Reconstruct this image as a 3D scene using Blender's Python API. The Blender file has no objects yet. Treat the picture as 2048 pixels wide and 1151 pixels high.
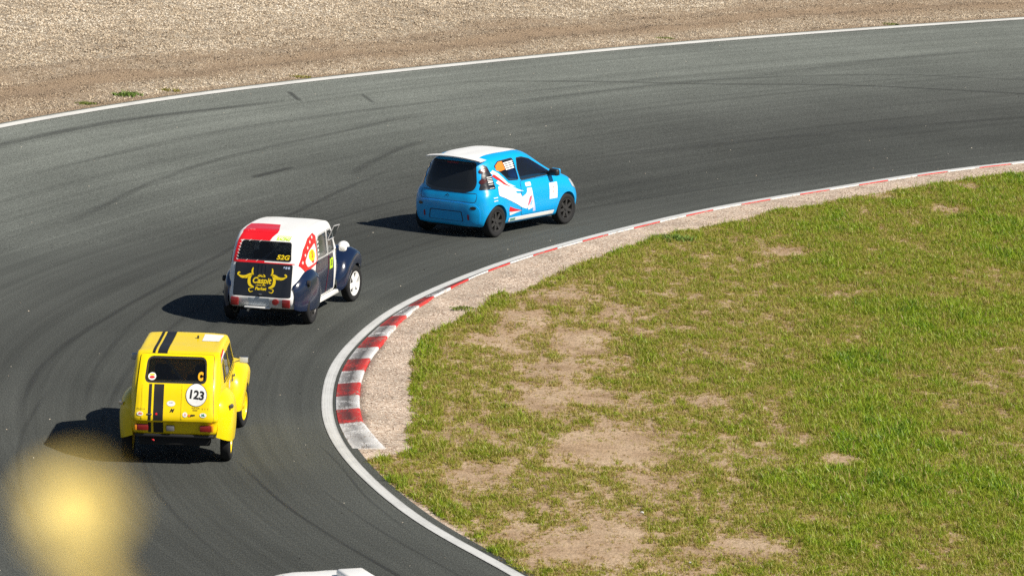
import bpy, bmesh, math, random
import numpy as np
from mathutils import Vector, Matrix
from mathutils.bvhtree import BVHTree
from mathutils.geometry import tessellate_polygon

random.seed(7)
rng = np.random.default_rng(11)
R = math.radians
SC = bpy.context.scene
COL = SC.collection

# ------------------------------------------------------------------ camera
CAM_H, PITCH, ROLL = 11.76, R(8.98), R(1.72)
cam_data = bpy.data.cameras.new('camera')
cam_data.sensor_width = 36.0
cam_data.lens = 36.0 * 9000 / 2048
cam_data.clip_start, cam_data.clip_end = 0.2, 3000
cam = bpy.data.objects.new('camera', cam_data)
COL.objects.link(cam)
fw = Vector((0, math.cos(PITCH), -math.sin(PITCH)))
rt0, up0 = Vector((1, 0, 0)), Vector((0, math.sin(PITCH), math.cos(PITCH)))
# the photographer held the camera turned slightly anticlockwise
rt = rt0 * math.cos(ROLL) + up0 * math.sin(ROLL)
up = up0 * math.cos(ROLL) - rt0 * math.sin(ROLL)
m = Matrix((rt, up, -fw)).transposed().to_4x4()
m.translation = Vector((0, 0, CAM_H))
cam.matrix_world = m
cam_data.dof.use_dof = True
cam_data.dof.focus_distance = 70.0
cam_data.dof.aperture_fstop = 5.6
SC.camera = cam

# ------------------------------------------------------------------ sky, sun, exposure
SUN_DIR = Vector((0.857, -0.515, 0.0)).normalized()
SUN_EL = R(43)
world = bpy.data.worlds.new('World')
SC.world = world
world.use_nodes = True
wn, wl = world.node_tree.nodes, world.node_tree.links
wn.clear()
sky = wn.new('ShaderNodeTexSky')
sky.sky_type = 'NISHITA'
sky.sun_disc = False
sky.sun_elevation = SUN_EL
sky.sun_rotation = math.atan2(SUN_DIR.x, SUN_DIR.y)
sky.air_density, sky.dust_density, sky.ozone_density = 0.75, 0.2, 1.0
bg = wn.new('ShaderNodeBackground')
bg.inputs['Strength'].default_value = 0.05
wo = wn.new('ShaderNodeOutputWorld')
wl.new(sky.outputs[0], bg.inputs[0])
wl.new(bg.outputs[0], wo.inputs[0])
sun_data = bpy.data.lights.new('sun', 'SUN')
sun_data.energy = 5.0
sun_data.angle = R(0.5)
sun_data.color = (1.0, 0.93, 0.82)
sun = bpy.data.objects.new('sun', sun_data)
COL.objects.link(sun)
to_sun = Vector((SUN_DIR.x * math.cos(SUN_EL), SUN_DIR.y * math.cos(SUN_EL), math.sin(SUN_EL)))
sun.rotation_euler = to_sun.to_track_quat('Z', 'Y').to_euler()
sun.location = (30, -20, 40)
vs = SC.view_settings
vs.view_transform = 'Standard'
vs.look = 'None'
vs.exposure = 0.38
vs.gamma = 1.0
SC.render.engine = 'CYCLES'
SC.cycles.use_denoising = False
SC.cycles.max_bounces = 6
SC.cycles.sample_clamp_indirect = 2.0
SC.cycles.transparent_max_bounces = 12

# ------------------------------------------------------------------ helpers: materials
def new_mat(name):
    M = bpy.data.materials.new(name)
    M.use_nodes = True
    nt = M.node_tree
    b = nt.nodes['Principled BSDF']
    return M, nt, b

def N(nt, typ, **kw):
    n = nt.nodes.new(typ)
    for k, v in kw.items():
        if k == 'op': n.operation = v
        elif k.startswith('i_'):
            n.inputs[int(k[2:])].default_value = v
        else: setattr(n, k, v)
    return n

def ramp(nt, src, stops):
    r = nt.nodes.new('ShaderNodeValToRGB')
    e = r.color_ramp.elements
    while len(e) > 1: e.remove(e[-1])
    e[0].position = stops[0][0]
    for p, c in stops[1:]: e.new(p)
    for el, (p, c) in zip(e, stops):
        el.position = p
        el.color = (c, c, c, 1) if isinstance(c, (int, float)) else (*c, 1)
    nt.links.new(src, r.inputs[0])
    return r

def noise(nt, scale, detail=3, rough=0.5, vec=None, dist=0.0):
    n = nt.nodes.new('ShaderNodeTexNoise')
    n.inputs['Scale'].default_value = scale
    n.inputs['Detail'].default_value = detail
    n.inputs['Roughness'].default_value = rough
    n.inputs['Distortion'].default_value = dist
    if vec is not None: nt.links.new(vec, n.inputs['Vector'])
    return n

def mix(nt, fac, a, b, typ='MIX'):
    n = nt.nodes.new('ShaderNodeMix')
    n.data_type = 'RGBA'
    n.blend_type = typ
    for sock, v in ((n.inputs[0], fac), (n.inputs[6], a), (n.inputs[7], b)):
        if isinstance(v, (int, float)): sock.default_value = v
        elif isinstance(v, tuple): sock.default_value = (*v, 1)
        else: nt.links.new(v, sock)
    return n.outputs[2]

def math_n(nt, op, a, b=None, clamp=False):
    n = nt.nodes.new('ShaderNodeMath')
    n.operation = op
    n.use_clamp = clamp
    for i, v in enumerate((a, b)):
        if v is None: continue
        if isinstance(v, (int, float)): n.inputs[i].default_value = v
        else: nt.links.new(v, n.inputs[i])
    return n.outputs[0]

def bump(nt, b, height, strength=0.4, dist=0.01):
    n = nt.nodes.new('ShaderNodeBump')
    n.inputs['Strength'].default_value = strength
    n.inputs['Distance'].default_value = dist
    nt.links.new(height, n.inputs['Height'])
    nt.links.new(n.outputs[0], b.inputs['Normal'])

_cache = {}
def paint(name, col, rough=0.32, coat=0.5, metal=0.0, grime=0.12):
    """car paint with a thin film of road dust"""
    if name in _cache: return _cache[name]
    M, nt, b = new_mat(name)
    tc = N(nt, 'ShaderNodeTexCoord')
    n1 = noise(nt, 3.0, 4, 0.6, tc.outputs['Object'])
    n2 = noise(nt, 26.0, 3, 0.6, tc.outputs['Object'])
    f = math_n(nt, 'MULTIPLY', ramp(nt, n1.outputs[0], [(0.42, 0.0), (0.75, 1.0)]).outputs[0], grime)
    dirty = tuple(0.72 * c + 0.28 * d for c, d in zip(col, (0.16, 0.14, 0.12)))
    nt.links.new(mix(nt, f, col, dirty), b.inputs['Base Color'])
    rr = ramp(nt, n2.outputs[0], [(0.3, rough * 0.85), (0.7, min(1, rough * 1.25))])
    nt.links.new(rr.outputs[0], b.inputs['Roughness'])
    b.inputs['Metallic'].default_value = metal
    b.inputs['Coat Weight'].default_value = coat
    b.inputs['Coat Roughness'].default_value = 0.08
    _cache[name] = M
    return M

def plain(name, col, rough=0.6, metal=0.0, spec=0.5):
    if name in _cache: return _cache[name]
    M, nt, b = new_mat(name)
    tc = N(nt, 'ShaderNodeTexCoord')
    n2 = noise(nt, 40.0, 3, 0.6, tc.outputs['Object'])
    lo = tuple(c * 0.82 for c in col)
    nt.links.new(mix(nt, n2.outputs[0], lo, tuple(min(1, c * 1.15) for c in col)), b.inputs['Base Color'])
    b.inputs['Roughness'].default_value = rough
    b.inputs['Metallic'].default_value = metal
    b.inputs['Specular IOR Level'].default_value = spec
    _cache[name] = M
    return M

def glass_mat(name, tint=(0.35, 0.4, 0.42), opac=0.25):
    """thin tinted pane: tinted see-through under a fresnel reflection, a little dust"""
    if name in _cache: return _cache[name]
    M = bpy.data.materials.new(name)
    M.use_nodes = True
    nt = M.node_tree
    nt.nodes.clear()
    o = N(nt, 'ShaderNodeOutputMaterial')
    tr = N(nt, 'ShaderNodeBsdfTransparent'); tr.inputs[0].default_value = (*tint, 1)
    df = N(nt, 'ShaderNodeBsdfDiffuse'); df.inputs[0].default_value = (0.03, 0.035, 0.04, 1)
    gl = N(nt, 'ShaderNodeBsdfGlossy'); gl.inputs['Roughness'].default_value = 0.05
    fr = N(nt, 'ShaderNodeFresnel'); fr.inputs[0].default_value = 1.5
    m1 = N(nt, 'ShaderNodeMixShader'); m1.inputs[0].default_value = opac
    m2 = N(nt, 'ShaderNodeMixShader')
    nt.links.new(tr.outputs[0], m1.inputs[1]); nt.links.new(df.outputs[0], m1.inputs[2])
    nt.links.new(fr.outputs[0], m2.inputs[0]); nt.links.new(m1.outputs[0], m2.inputs[1]); nt.links.new(gl.outputs[0], m2.inputs[2])
    nt.links.new(m2.outputs[0], o.inputs[0])
    _cache[name] = M
    return M

# ------------------------------------------------------------------ helpers: objects
def tag(o, label=None, cat=None, group=None, kind=None):
    if label: o['label'] = label
    if cat: o['category'] = cat
    if group: o['group'] = group
    if kind: o['kind'] = kind
    return o

def link(name, me, mat=None, parent=None, smooth=None):
    o = bpy.data.objects.new(name, me)
    COL.objects.link(o)
    if mat is not None:
        me.materials.clear()
        me.materials.append(mat)
    if parent is not None: o.parent = parent
    if smooth is not None: shade(me, smooth)
    return o

def shade(me, angle=40):
    me.polygons.foreach_set('use_smooth', [True] * len(me.polygons))
    try: me.set_sharp_from_angle(angle=R(angle))
    except Exception: pass
    me.update()

def mesh_from(verts, faces, name='mesh'):
    me = bpy.data.meshes.new(name)
    me.from_pydata([tuple(v) for v in verts], [], [tuple(f) for f in faces])
    me.update()
    return me

def bm_mesh(bm, name='mesh'):
    me = bpy.data.meshes.new(name)
    bm.to_mesh(me)
    bm.free()
    return me

def empty(name, loc=(0, 0, 0), rz=0.0, parent=None):
    o = bpy.data.objects.new(name, None)
    COL.objects.link(o)
    o.location = loc
    o.rotation_euler = (0, 0, rz)
    o.empty_display_size = 0.3
    if parent is not None: o.parent = parent
    return o

def evaluated_mesh(o):
    dg = bpy.context.evaluated_depsgraph_get()
    dg.update()
    return bpy.data.meshes.new_from_object(o.evaluated_get(dg))

def box_bm(cx, cy, cz, sx, sy, sz, bev=0.0, bm=None, seg=2, rot=None):
    own = bmesh.new()
    bmesh.ops.create_cube(own, size=1.0)
    for v in own.verts: v.co = Vector((v.co.x * sx, v.co.y * sy, v.co.z * sz))
    if bev > 0:
        bmesh.ops.bevel(own, geom=list(own.edges), offset=bev, segments=seg, affect='EDGES', profile=0.5)
    for v in own.verts:
        c = v.co if rot is None else rot @ v.co
        v.co = c + Vector((cx, cy, cz))
    if bm is None: return own
    tmp = bpy.data.meshes.new('t'); own.to_mesh(tmp); own.free()
    bm.from_mesh(tmp); bpy.data.meshes.remove(tmp)
    return bm

def tube_bm(pts, r, n=8, bm=None, closed=False):
    bm = bm or bmesh.new()
    pts = [Vector(p) for p in pts]
    rs = r if isinstance(r, (list, tuple)) else [r] * len(pts)
    rings = []
    for i, p in enumerate(pts):
        a = pts[max(0, i - 1)]; b = pts[min(len(pts) - 1, i + 1)]
        t = (b - a).normalized()
        u = t.cross(Vector((0, 0, 1)))
        if u.length < 1e-3: u = t.cross(Vector((0, 1, 0)))
        u.normalize(); w = t.cross(u)
        rings.append([bm.verts.new(p + (u * math.cos(k * 2 * math.pi / n) + w * math.sin(k * 2 * math.pi / n)) * rs[i]) for k in range(n)])
    for a, b in zip(rings, rings[1:]):
        for k in range(n): bm.faces.new((a[k], a[(k + 1) % n], b[(k + 1) % n], b[k]))
    bm.faces.new(rings[0][::-1]); bm.faces.new(rings[-1])
    return bm

def lathe_bm(profile, n=32, axis='y', bm=None, center=(0, 0, 0)):
    """profile: (radius, along-axis) pairs"""
    bm = bm or bmesh.new()
    c = Vector(center)
    rings = []
    for r, a in profile:
        ring = []
        for k in range(n):
            t = 2 * math.pi * k / n
            q = {'y': Vector((r * math.cos(t), a, r * math.sin(t))), 'x': Vector((a, r * math.cos(t), r * math.sin(t))), 'z': Vector((r * math.cos(t), r * math.sin(t), a))}[axis]
            ring.append(bm.verts.new(c + q))
        rings.append(ring)
    for a, b in zip(rings, rings[1:]):
        for k in range(n): bm.faces.new((a[k], a[(k + 1) % n], b[(k + 1) % n], b[k]))
    for ring in (rings[0], rings[-1]):
        try: bm.faces.new(ring)
        except ValueError: pass
    bmesh.ops.remove_doubles(bm, verts=list(bm.verts), dist=1e-5)
    bmesh.ops.recalc_face_normals(bm, faces=list(bm.faces))
    return bm

# smooth curves and surface nets ------------------------------------------------
def spline(P, sub):
    P = np.asarray(P, float)
    n = len(P)
    if n == 2:
        t = np.linspace(0, 1, sub + 1)[:, None]
        return P[0] * (1 - t) + P[1] * t
    h = np.linalg.norm(np.diff(P, axis=0), axis=1) ** 0.7 + 1e-6
    d = np.diff(P, axis=0) / h[:, None]
    T = np.zeros_like(P)
    for i in range(1, n - 1):
        T[i] = (h[i] * d[i - 1] + h[i - 1] * d[i]) / (h[i] + h[i - 1])
    T[0] = 1.5 * d[0] - 0.5 * T[1]
    T[-1] = 1.5 * d[-1] - 0.5 * T[-2]
    out = []
    for i in range(n - 1):
        for k in range(sub):
            s = k / sub
            h00 = 2 * s**3 - 3 * s**2 + 1; h10 = s**3 - 2 * s**2 + s
            h01 = -2 * s**3 + 3 * s**2; h11 = s**3 - s**2
            out.append(h00 * P[i] + h10 * h[i] * T[i] + h01 * P[i + 1] + h11 * h[i] * T[i + 1])
    out.append(P[-1])
    return np.array(out)

def net(rows, su, sv):
    rows = np.asarray(rows, float)
    a = np.array([spline(r, sv) for r in rows])
    b = np.array([spline(a[:, j], su) for j in range(a.shape[1])])
    return b.transpose(1, 0, 2)

def half_body_mesh(rows, su=5, sv=4):
    """rows of a half car (y >= 0), from the middle of the tail round the side to the middle of the nose"""
    # one more point near the roof edge keeps the roof flat between its rails
    rows = [list(r[:9]) + [tuple(np.array(r[8]) * np.array((.8, .8, .35)) + np.array(r[9]) * np.array((.2, .2, .65)))] + [r[9]] for r in rows]
    G = net(rows, su, sv)
    G[0, :, 1] = 0; G[-1, :, 1] = 0; G[:, -1, 1] = 0
    nr, nc = G.shape[:2]
    bm = bmesh.new()
    L = [[bm.verts.new(G[i, j]) for j in range(nc)] for i in range(nr)]
    Rr = [[bm.verts.new((G[i, j][0], -G[i, j][1], G[i, j][2])) for j in range(nc)] for i in range(nr)]
    for i in range(nr - 1):
        for j in range(nc - 1):
            bm.faces.new((L[i][j], L[i][j + 1], L[i + 1][j + 1], L[i + 1][j]))
            bm.faces.new((Rr[i][j], Rr[i + 1][j], Rr[i + 1][j + 1], Rr[i][j + 1]))
        bm.faces.new((L[i][0], L[i + 1][0], Rr[i + 1][0], Rr[i][0]))
    bmesh.ops.remove_doubles(bm, verts=list(bm.verts), dist=1e-4)
    bmesh.ops.dissolve_degenerate(bm, edges=list(bm.edges), dist=1e-5)
    bmesh.ops.recalc_face_normals(bm, faces=list(bm.faces))
    return bm

def cut(bm, cutters):
    """body minus cutters (list of bmeshes)"""
    o = link('tmp_body', bm_mesh(bm))
    tmp = []
    for c in cutters:
        bmesh.ops.recalc_face_normals(c, faces=list(c.faces))
        co = link('tmp_cutter', bm_mesh(c))
        md = o.modifiers.new('b', 'BOOLEAN')
        md.operation = 'DIFFERENCE'; md.solver = 'EXACT'; md.object = co
        tmp.append(co)
    me = evaluated_mesh(o)
    for t in tmp + [o]:
        d = t.data
        bpy.data.objects.remove(t); bpy.data.meshes.remove(d)
    return me

def prism_bm(poly, axis, a, b):
    """poly in the two other axes, extruded from a to b along axis"""
    bm = bmesh.new()
    def P(u, v, t):
        return {'y': (u, t, v), 'x': (t, u, v), 'z': (u, v, t)}[axis]
    A = [bm.verts.new(P(u, v, a)) for u, v in poly]
    B = [bm.verts.new(P(u, v, b)) for u, v in poly]
    n = len(poly)
    for i in range(n): bm.faces.new((A[i], A[(i + 1) % n], B[(i + 1) % n], B[i]))
    fa = bm.faces.new(A); fb = bm.faces.new(B[::-1])
    bmesh.ops.triangulate(bm, faces=[fa, fb])
    bmesh.ops.recalc_face_normals(bm, faces=list(bm.faces))
    return bm

def cyl_cut(x, z, r, y0, y1, n=40):
    return prism_bm([(x + r * math.cos(2 * math.pi * k / n), z + r * math.sin(2 * math.pi * k / n)) for k in range(n)], 'y', y0, y1)

# flat shapes laid onto a body ---------------------------------------------------
def rnd(poly, r, n=4):
    out = []
    m_ = len(poly)
    for i in range(m_):
        p0, p1, p2 = (Vector((*poly[k % m_], 0)) for k in (i - 1, i, i + 1))
        a, b = (p0 - p1), (p2 - p1)
        q = min(r, a.length * 0.45, b.length * 0.45)
        A, B = p1 + a.normalized() * q, p1 + b.normalized() * q
        for k in range(n + 1):
            t = k / n
            c = A * (1 - t)**2 + p1 * 2 * t * (1 - t) + B * t * t
            out.append((c.x, c.y))
    return out

def grow(poly, d):
    m_ = len(poly)
    area = sum(poly[i][0] * poly[(i + 1) % m_][1] - poly[(i + 1) % m_][0] * poly[i][1] for i in range(m_))
    s = 1 if area > 0 else -1
    out = []
    for i in range(m_):
        p0, p1, p2 = (Vector(poly[k % m_]) for k in (i - 1, i, i + 1))
        e1, e2 = (p1 - p0), (p2 - p1)
        if e1.length < 1e-9 or e2.length < 1e-9: out.append(tuple(p1)); continue
        e1.normalize(); e2.normalize()
        n1, n2 = Vector((e1.y, -e1.x)) * s, Vector((e2.y, -e2.x)) * s
        nn = n1 + n2
        if nn.length < 1e-6: nn = n1
        q = p1 + nn.normalized() * d / max(0.5, nn.length / 2)
        out.append((q.x, q.y))
    return out

class Ring:
    """a flat shape with a hole"""
    def __init__(self, outer, inner): self.outer, self.inner = outer, inner

def keyhole(outer, inner):
    return Ring(outer, inner)

def circle(cx, cy, rx, ry=None, n=28, rot=0.0):
    ry = rx if ry is None else ry
    out = []
    for k in range(n):
        t = 2 * math.pi * k / n
        x, y = rx * math.cos(t), ry * math.sin(t)
        out.append((cx + x * math.cos(rot) - y * math.sin(rot), cy + x * math.sin(rot) + y * math.cos(rot)))
    return out

def flat_bm(polys):
    bm = bmesh.new()
    for p in polys:
        loops = [p.outer, p.inner] if isinstance(p, Ring) else [p]
        allp = [q for l in loops for q in l]
        vs_ = [bm.verts.new((u, v, 0)) for u, v in allp]
        for t in tessellate_polygon([[Vector((u, v, 0)) for u, v in l] for l in loops]):
            if len(set(t)) < 3: continue
            a_, b_, c_ = (Vector(allp[i]) for i in t)
            if abs((b_ - a_).cross(c_ - a_)) < 1e-10: continue
            try: bm.faces.new([vs_[i] for i in t])
            except ValueError: pass
    return bm

def text_bm(s, size, shear=0.0, bold=0.0, cx=0, cy=0, sx=1.0, flip=False, rot=0.0):
    cu = bpy.data.curves.new('t', 'FONT')
    cu.body = s
    cu.size = size
    cu.shear = shear
    cu.offset = bold
    cu.align_x = 'CENTER'; cu.align_y = 'CENTER'
    cu.resolution_u = 3
    o = bpy.data.objects.new('t', cu)
    COL.objects.link(o)
    me = evaluated_mesh(o)
    bpy.data.objects.remove(o)
    bm = bmesh.new()
    bm.from_mesh(me)
    bpy.data.meshes.remove(me)
    for v in bm.verts:
        x, y = v.co.x * sx, v.co.y
        x, y = x * math.cos(rot) - y * math.sin(rot), x * math.sin(rot) + y * math.cos(rot)
        v.co = Vector((cx + (-x if flip else x), cy + y, 0))
    bmesh.ops.triangulate(bm, faces=list(bm.faces))
    return bm

class Surf:
    """a surface to lay panels, panes and stickers on"""
    def __init__(self, bm):
        self.t = BVHTree.FromBMesh(bm)
    def hit(self, o, d):
        return self.t.ray_cast(Vector(o), Vector(d))
    def lay(self, bm, axis, off=0.004, step=0.05, thick=0.0):
        """axis: right / left (u=x, v=z), rear / front (u=y, v=z), top (u=x, v=y)"""
        us = [v.co.x for v in bm.verts]; vs_ = [v.co.y for v in bm.verts]
        for lo, hi, no in ((min(us), max(us), (1, 0, 0)), (min(vs_), max(vs_), (0, 1, 0))):
            k = math.floor(lo / step) + 1
            while k * step < hi:
                bmesh.ops.bisect_plane(bm, geom=list(bm.verts) + list(bm.edges) + list(bm.faces), plane_co=Vector(no) * (k * step), plane_no=no, dist=1e-5)
                k += 1
        bmesh.ops.remove_doubles(bm, verts=list(bm.verts), dist=1e-5)
        bmesh.ops.triangulate(bm, faces=[f for f in bm.faces if len(f.verts) > 4])
        if thick:
            ex = bmesh.ops.extrude_face_region(bm, geom=list(bm.faces))
            topv = set(g for g in ex['geom'] if isinstance(g, bmesh.types.BMVert))
            for v in bm.verts: v.co.z = 1.0 if v in topv else 0.0
        for v in bm.verts:
            u, w, lev = v.co
            o, d = {'right': ((u, -4, w), (0, 1, 0)), 'left': ((u, 4, w), (0, -1, 0)), 'rear': ((-5, u, w), (1, 0, 0)),
                    'front': ((8, u, w), (-1, 0, 0)), 'top': ((u, w, 5), (0, 0, -1))}[axis]
            h = self.hit(o, d)
            if h[0] is None:
                q = self.t.find_nearest(Vector(o) + Vector(d) * 4.5)
                p, nn = q[0], q[1]
            else: p, nn = h[0], h[1]
            if nn.dot(Vector(d)) > 0: nn = -nn
            if thick: v.co = p + nn * (off if lev > 0.5 else off - thick)
            else: v.co = p + nn * off
        bmesh.ops.recalc_face_normals(bm, faces=list(bm.faces))
        if not thick:
            d = Vector({'right': (0, -1, 0), 'left': (0, 1, 0), 'rear': (-1, 0, 0), 'front': (1, 0, 0), 'top': (0, 0, 1)}[axis])
            if sum(f.normal.dot(d) * f.calc_area() for f in bm.faces) < 0:
                bmesh.ops.reverse_faces(bm, faces=list(bm.faces))
        return bm

def panel(name, surf, shape, axis, mat, parent, off=0.004, step=0.05, thick=0.0, smooth=35, label=None):
    bm = shape if isinstance(shape, bmesh.types.BMesh) else flat_bm([shape])
    surf.lay(bm, axis, off, step, thick)
    o = link(name, bm_mesh(bm), mat, parent, smooth)
    if label: o['label'] = label
    return o

# ------------------------------------------------------------------ terrain shape
NX, NY = -0.6198, 0.7848
def zg(x, y):
    """flat infield and inner lane; the outer half of the track and the gravel bed are banked"""
    d = NX * x + NY * y
    z = 0.0
    for d0 in (65.5, 67.5, 69.5, 71.5):
        z = z + 0.02 * np.maximum(0.0, d - d0)
    return z
# ------------------------------------------------------------------ ground plan (metres, camera above the origin looking along +Y)
LINE_OUT = [(6.4, 38.0), (3.6, 43.6), (1.55, 48.6), (0.1, 52.45), (-0.25, 53.29), (-0.58, 53.98), (-0.92, 54.78), (-1.27, 55.75), (-1.64, 57.0), (-1.94, 58.15), (-2.19, 59.18), (-2.38, 60.26), (-2.51, 61.09), (-2.63, 62.25), (-2.68, 63.14), (-2.71, 64.0), (-2.73, 65.02), (-2.72, 65.95), (-2.67, 66.94), (-2.58, 67.96), (-2.41, 69.25), (-2.24, 70.48), (-1.99, 71.73), (-1.74, 72.77), (-1.34, 74.1), (-0.84, 75.62), (-0.32, 77.01), (0.22, 78.34), (0.78, 79.52), (1.56, 81.06), (2.49, 82.79), (3.46, 84.47), (4.46, 85.96), (5.47, 87.32), (6.53, 88.69), (7.5, 89.98), (8.48, 91.13), (9.48, 92.19), (10.59, 93.27), (14.3, 96.6), (20.0, 101.3), (30.0, 109.0)]
GRASS_EDGE = [(5.2, 40.5), (2.0, 48.0), (0.34, 52.3), (-0.1, 53.59), (-0.6, 55.05), (-0.95, 56.2), (-1.41, 57.46), (-1.7, 58.54), (-1.92, 59.28), (-1.66, 59.59), (-1.29, 60.04), (-1.41, 61.21), (-1.3, 62.05), (-1.4, 62.99), (-1.38, 63.99), (-1.44, 64.66), (-1.41, 65.84), (-1.48, 66.77), (-1.44, 67.53), (-1.33, 69.45), (-0.99, 70.61), (-0.45, 72.88), (-0.4, 73.78), (0.14, 74.31), (0.4, 75.39), (0.69, 76.51), (1.01, 77.54), (1.44, 78.45), (1.78, 79.42), (2.54, 81.25), (2.99, 81.98), (3.39, 82.52), (4.11, 83.63), (4.89, 85.21), (5.59, 85.82), (6.43, 87.31), (7.5, 88.59), (8.6, 90.0), (9.48, 91.03), (10.45, 92.02), (14.6, 95.6), (20.0, 100.0)]
OUTER = [(-10.0, 42.0), (-14.0, 52.0), (-16.0, 62.0), (-16.0, 72.0), (-13.8, 81.5), (-10.31, 89.2), (-9.44, 90.5), (-8.12, 92.5), (-7.19, 93.8), (-5.72, 95.6), (-3.68, 98.0), (-0.16, 101.8), (2.16, 104.25), (4.58, 106.65), (8.4, 110.2), (12.74, 114.0), (20.0, 120.2), (30.0, 128.5)]
BARE = [(1.23, 68.49, 0.59, 2.42), (0.88, 73.82, 0.76, 0.94), (1.64, 72.16, 0.46, 1.09), (0.6, 64.11, 0.44, 1.26), (1.18, 64.62, 0.52, 1.0), (1.34, 60.81, 0.63, 1.35), (1.06, 54.44, 0.81, 1.28), (3.04, 54.43, 0.57, 0.81), (4.9, 79.57, 0.46, 0.61), (8.27, 85.71, 0.42, 0.77), (-0.24, 69.15, 0.51, 1.14), (4.62, 60.43, 0.35, 0.36), (6.03, 62.4, 0.29, 0.23), (-0.35, 58.46, 0.37, 0.99), (7.14, 87.3, 0.41, 0.51), (2.93, 64.5, 0.3, 0.6), (0.3, 71.16, 0.49, 0.87), (8.98, 89.1, 0.31, 0.46), (1.9, 58.47, 0.4, 0.66), (0.76, 66.64, 0.61, 1.06), (0.19, 55.06, 0.32, 0.59)]

GRASS_EDGE = [(a + 0.12 * min(1, max(0, (b - 70) / 8)), b - 0.42 * min(1, max(0, (b - 66) / 10))) for a, b in GRASS_EDGE]

def resample(P, step):
    P = np.asarray(P, float)
    D = spline(np.c_[P, np.zeros(len(P))], 12)[:, :2]
    # light smoothing of the traced line
    s = np.r_[0, np.cumsum(np.linalg.norm(np.diff(D, axis=0), axis=1))]
    n = int(s[-1] / step)
    q = np.linspace(0, s[-1], n + 1)
    return np.c_[np.interp(q, s, D[:, 0]), np.interp(q, s, D[:, 1])], q

def smooth_line(P, k):
    P = P.copy()
    for _ in range(k):
        P[1:-1] = (P[:-2] + 2 * P[1:-1] + P[2:]) / 4
    return P

def normals(P):
    t = np.gradient(P, axis=0)
    t /= np.linalg.norm(t, axis=1)[:, None]
    return np.c_[t[:, 1], -t[:, 0]]          # to the right of travel = towards the infield

EDGE, EDGE_S = resample(LINE_OUT, 0.25)
EDGE = smooth_line(EDGE, 30)
EDGE_N = smooth_line(normals(EDGE), 40)
EDGE_N /= np.linalg.norm(EDGE_N, axis=1)[:, None]
S_START = EDGE_S[np.argmin(np.linalg.norm(EDGE - np.array((0.1, 52.45)), axis=1))]

def vnoise(x, y, seed=0):
    xi, yi = np.floor(x).astype(int), np.floor(y).astype(int)
    fx, fy = x - xi, y - yi
    fx, fy = fx * fx * (3 - 2 * fx), fy * fy * (3 - 2 * fy)
    def h(a, b):
        n = (a * 374761393 + b * 668265263 + seed * 974711) & 0x7fffffff
        n = ((n ^ (n >> 13)) * 1274126177) & 0x7fffffff
        return ((n ^ (n >> 16)) & 0xffff) / 65535.0
    return (h(xi, yi) * (1 - fx) + h(xi + 1, yi) * fx) * (1 - fy) + (h(xi, yi + 1) * (1 - fx) + h(xi + 1, yi + 1) * fx) * fy

def fbm(x, y, seed=0, oct=4):
    s, a, t = 0, 0.5, 0
    for k in range(oct):
        s = s + a * vnoise(x * 2**k + 17.3 * k, y * 2**k - 9.1 * k, seed + k); t += a; a *= 0.5
    return s / t

def inside(poly, x, y):
    poly = np.asarray(poly)
    c = np.zeros(x.shape, bool)
    j = len(poly) - 1
    for i in range(len(poly)):
        xi, yi = poly[i]; xj, yj = poly[j]
        if yi != yj:
            c ^= ((yi > y) != (yj > y)) & (x < (xj - xi) * (y - yi) / (yj - yi) + xi)
        j = i
    return c

def line_dist(L, x, y):
    L = np.asarray(L)
    best = np.full(x.shape, 1e9)
    for a, b in zip(L[:-1], L[1:]):
        d = b - a
        t = np.clip(((x - a[0]) * d[0] + (y - a[1]) * d[1]) / (d @ d), 0, 1)
        best = np.minimum(best, np.hypot(x - a[0] - t * d[0], y - a[1] - t * d[1]))
    return best

GRASS_POLY = GRASS_EDGE + [(45, 100), (45, 40)]

def grid_mesh(P, uv=None, attr=None, flip=False):
    """P (n, m, 3) -> mesh of quads"""
    n, m_ = P.shape[:2]
    idx = np.arange(n * m_).reshape(n, m_)
    f = np.stack([idx[:-1, :-1], idx[1:, :-1], idx[1:, 1:], idx[:-1, 1:]], -1).reshape(-1, 4)
    if flip: f = f[:, ::-1]
    me = bpy.data.meshes.new('grid')
    me.vertices.add(n * m_)
    me.vertices.foreach_set('co', P.reshape(-1))
    me.loops.add(f.size)
    me.loops.foreach_set('vertex_index', f.reshape(-1).astype(np.int32))
    me.polygons.add(len(f))
    me.polygons.foreach_set('loop_start', np.arange(0, f.size, 4, dtype=np.int32))
    me.update(calc_edges=True)
    me.validate()
    if uv is not None:
        l = me.uv_layers.new(name='UVMap')
        l.data.foreach_set('uv', uv.reshape(-1, 2)[f.reshape(-1)].reshape(-1).astype(np.float32))
    for k, v in (attr or {}).items():
        a = me.attributes.new(k, 'FLOAT', 'POINT')
        a.data.foreach_set('value', v.reshape(-1).astype(np.float32))
    me.polygons.foreach_set('use_smooth', [True] * len(me.polygons))
    if sum(p.normal.z for p in me.polygons[:200]) < 0: me.flip_normals()
    return me

def strip(L, half_w, z, step=None):
    """ribbon along the polyline L (n,2), UV: u metres along, v 0..1 across"""
    L = np.asarray(L, float)
    nn = normals(L)
    w = half_w if np.ndim(half_w) else np.full(len(L), half_w)
    s = np.r_[0, np.cumsum(np.linalg.norm(np.diff(L, axis=0), axis=1))]
    cols = np.linspace(-1, 1, 5)
    P = np.zeros((len(L), 5, 3)); uv = np.zeros((len(L), 5, 2))
    for j, c in enumerate(cols):
        q = L + nn * (w * c)[:, None]
        P[:, j, :2] = q
        P[:, j, 2] = zg(q[:, 0], q[:, 1]) + z
        uv[:, j, 0] = s; uv[:, j, 1] = (c + 1) / 2
    return P, uv

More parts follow.
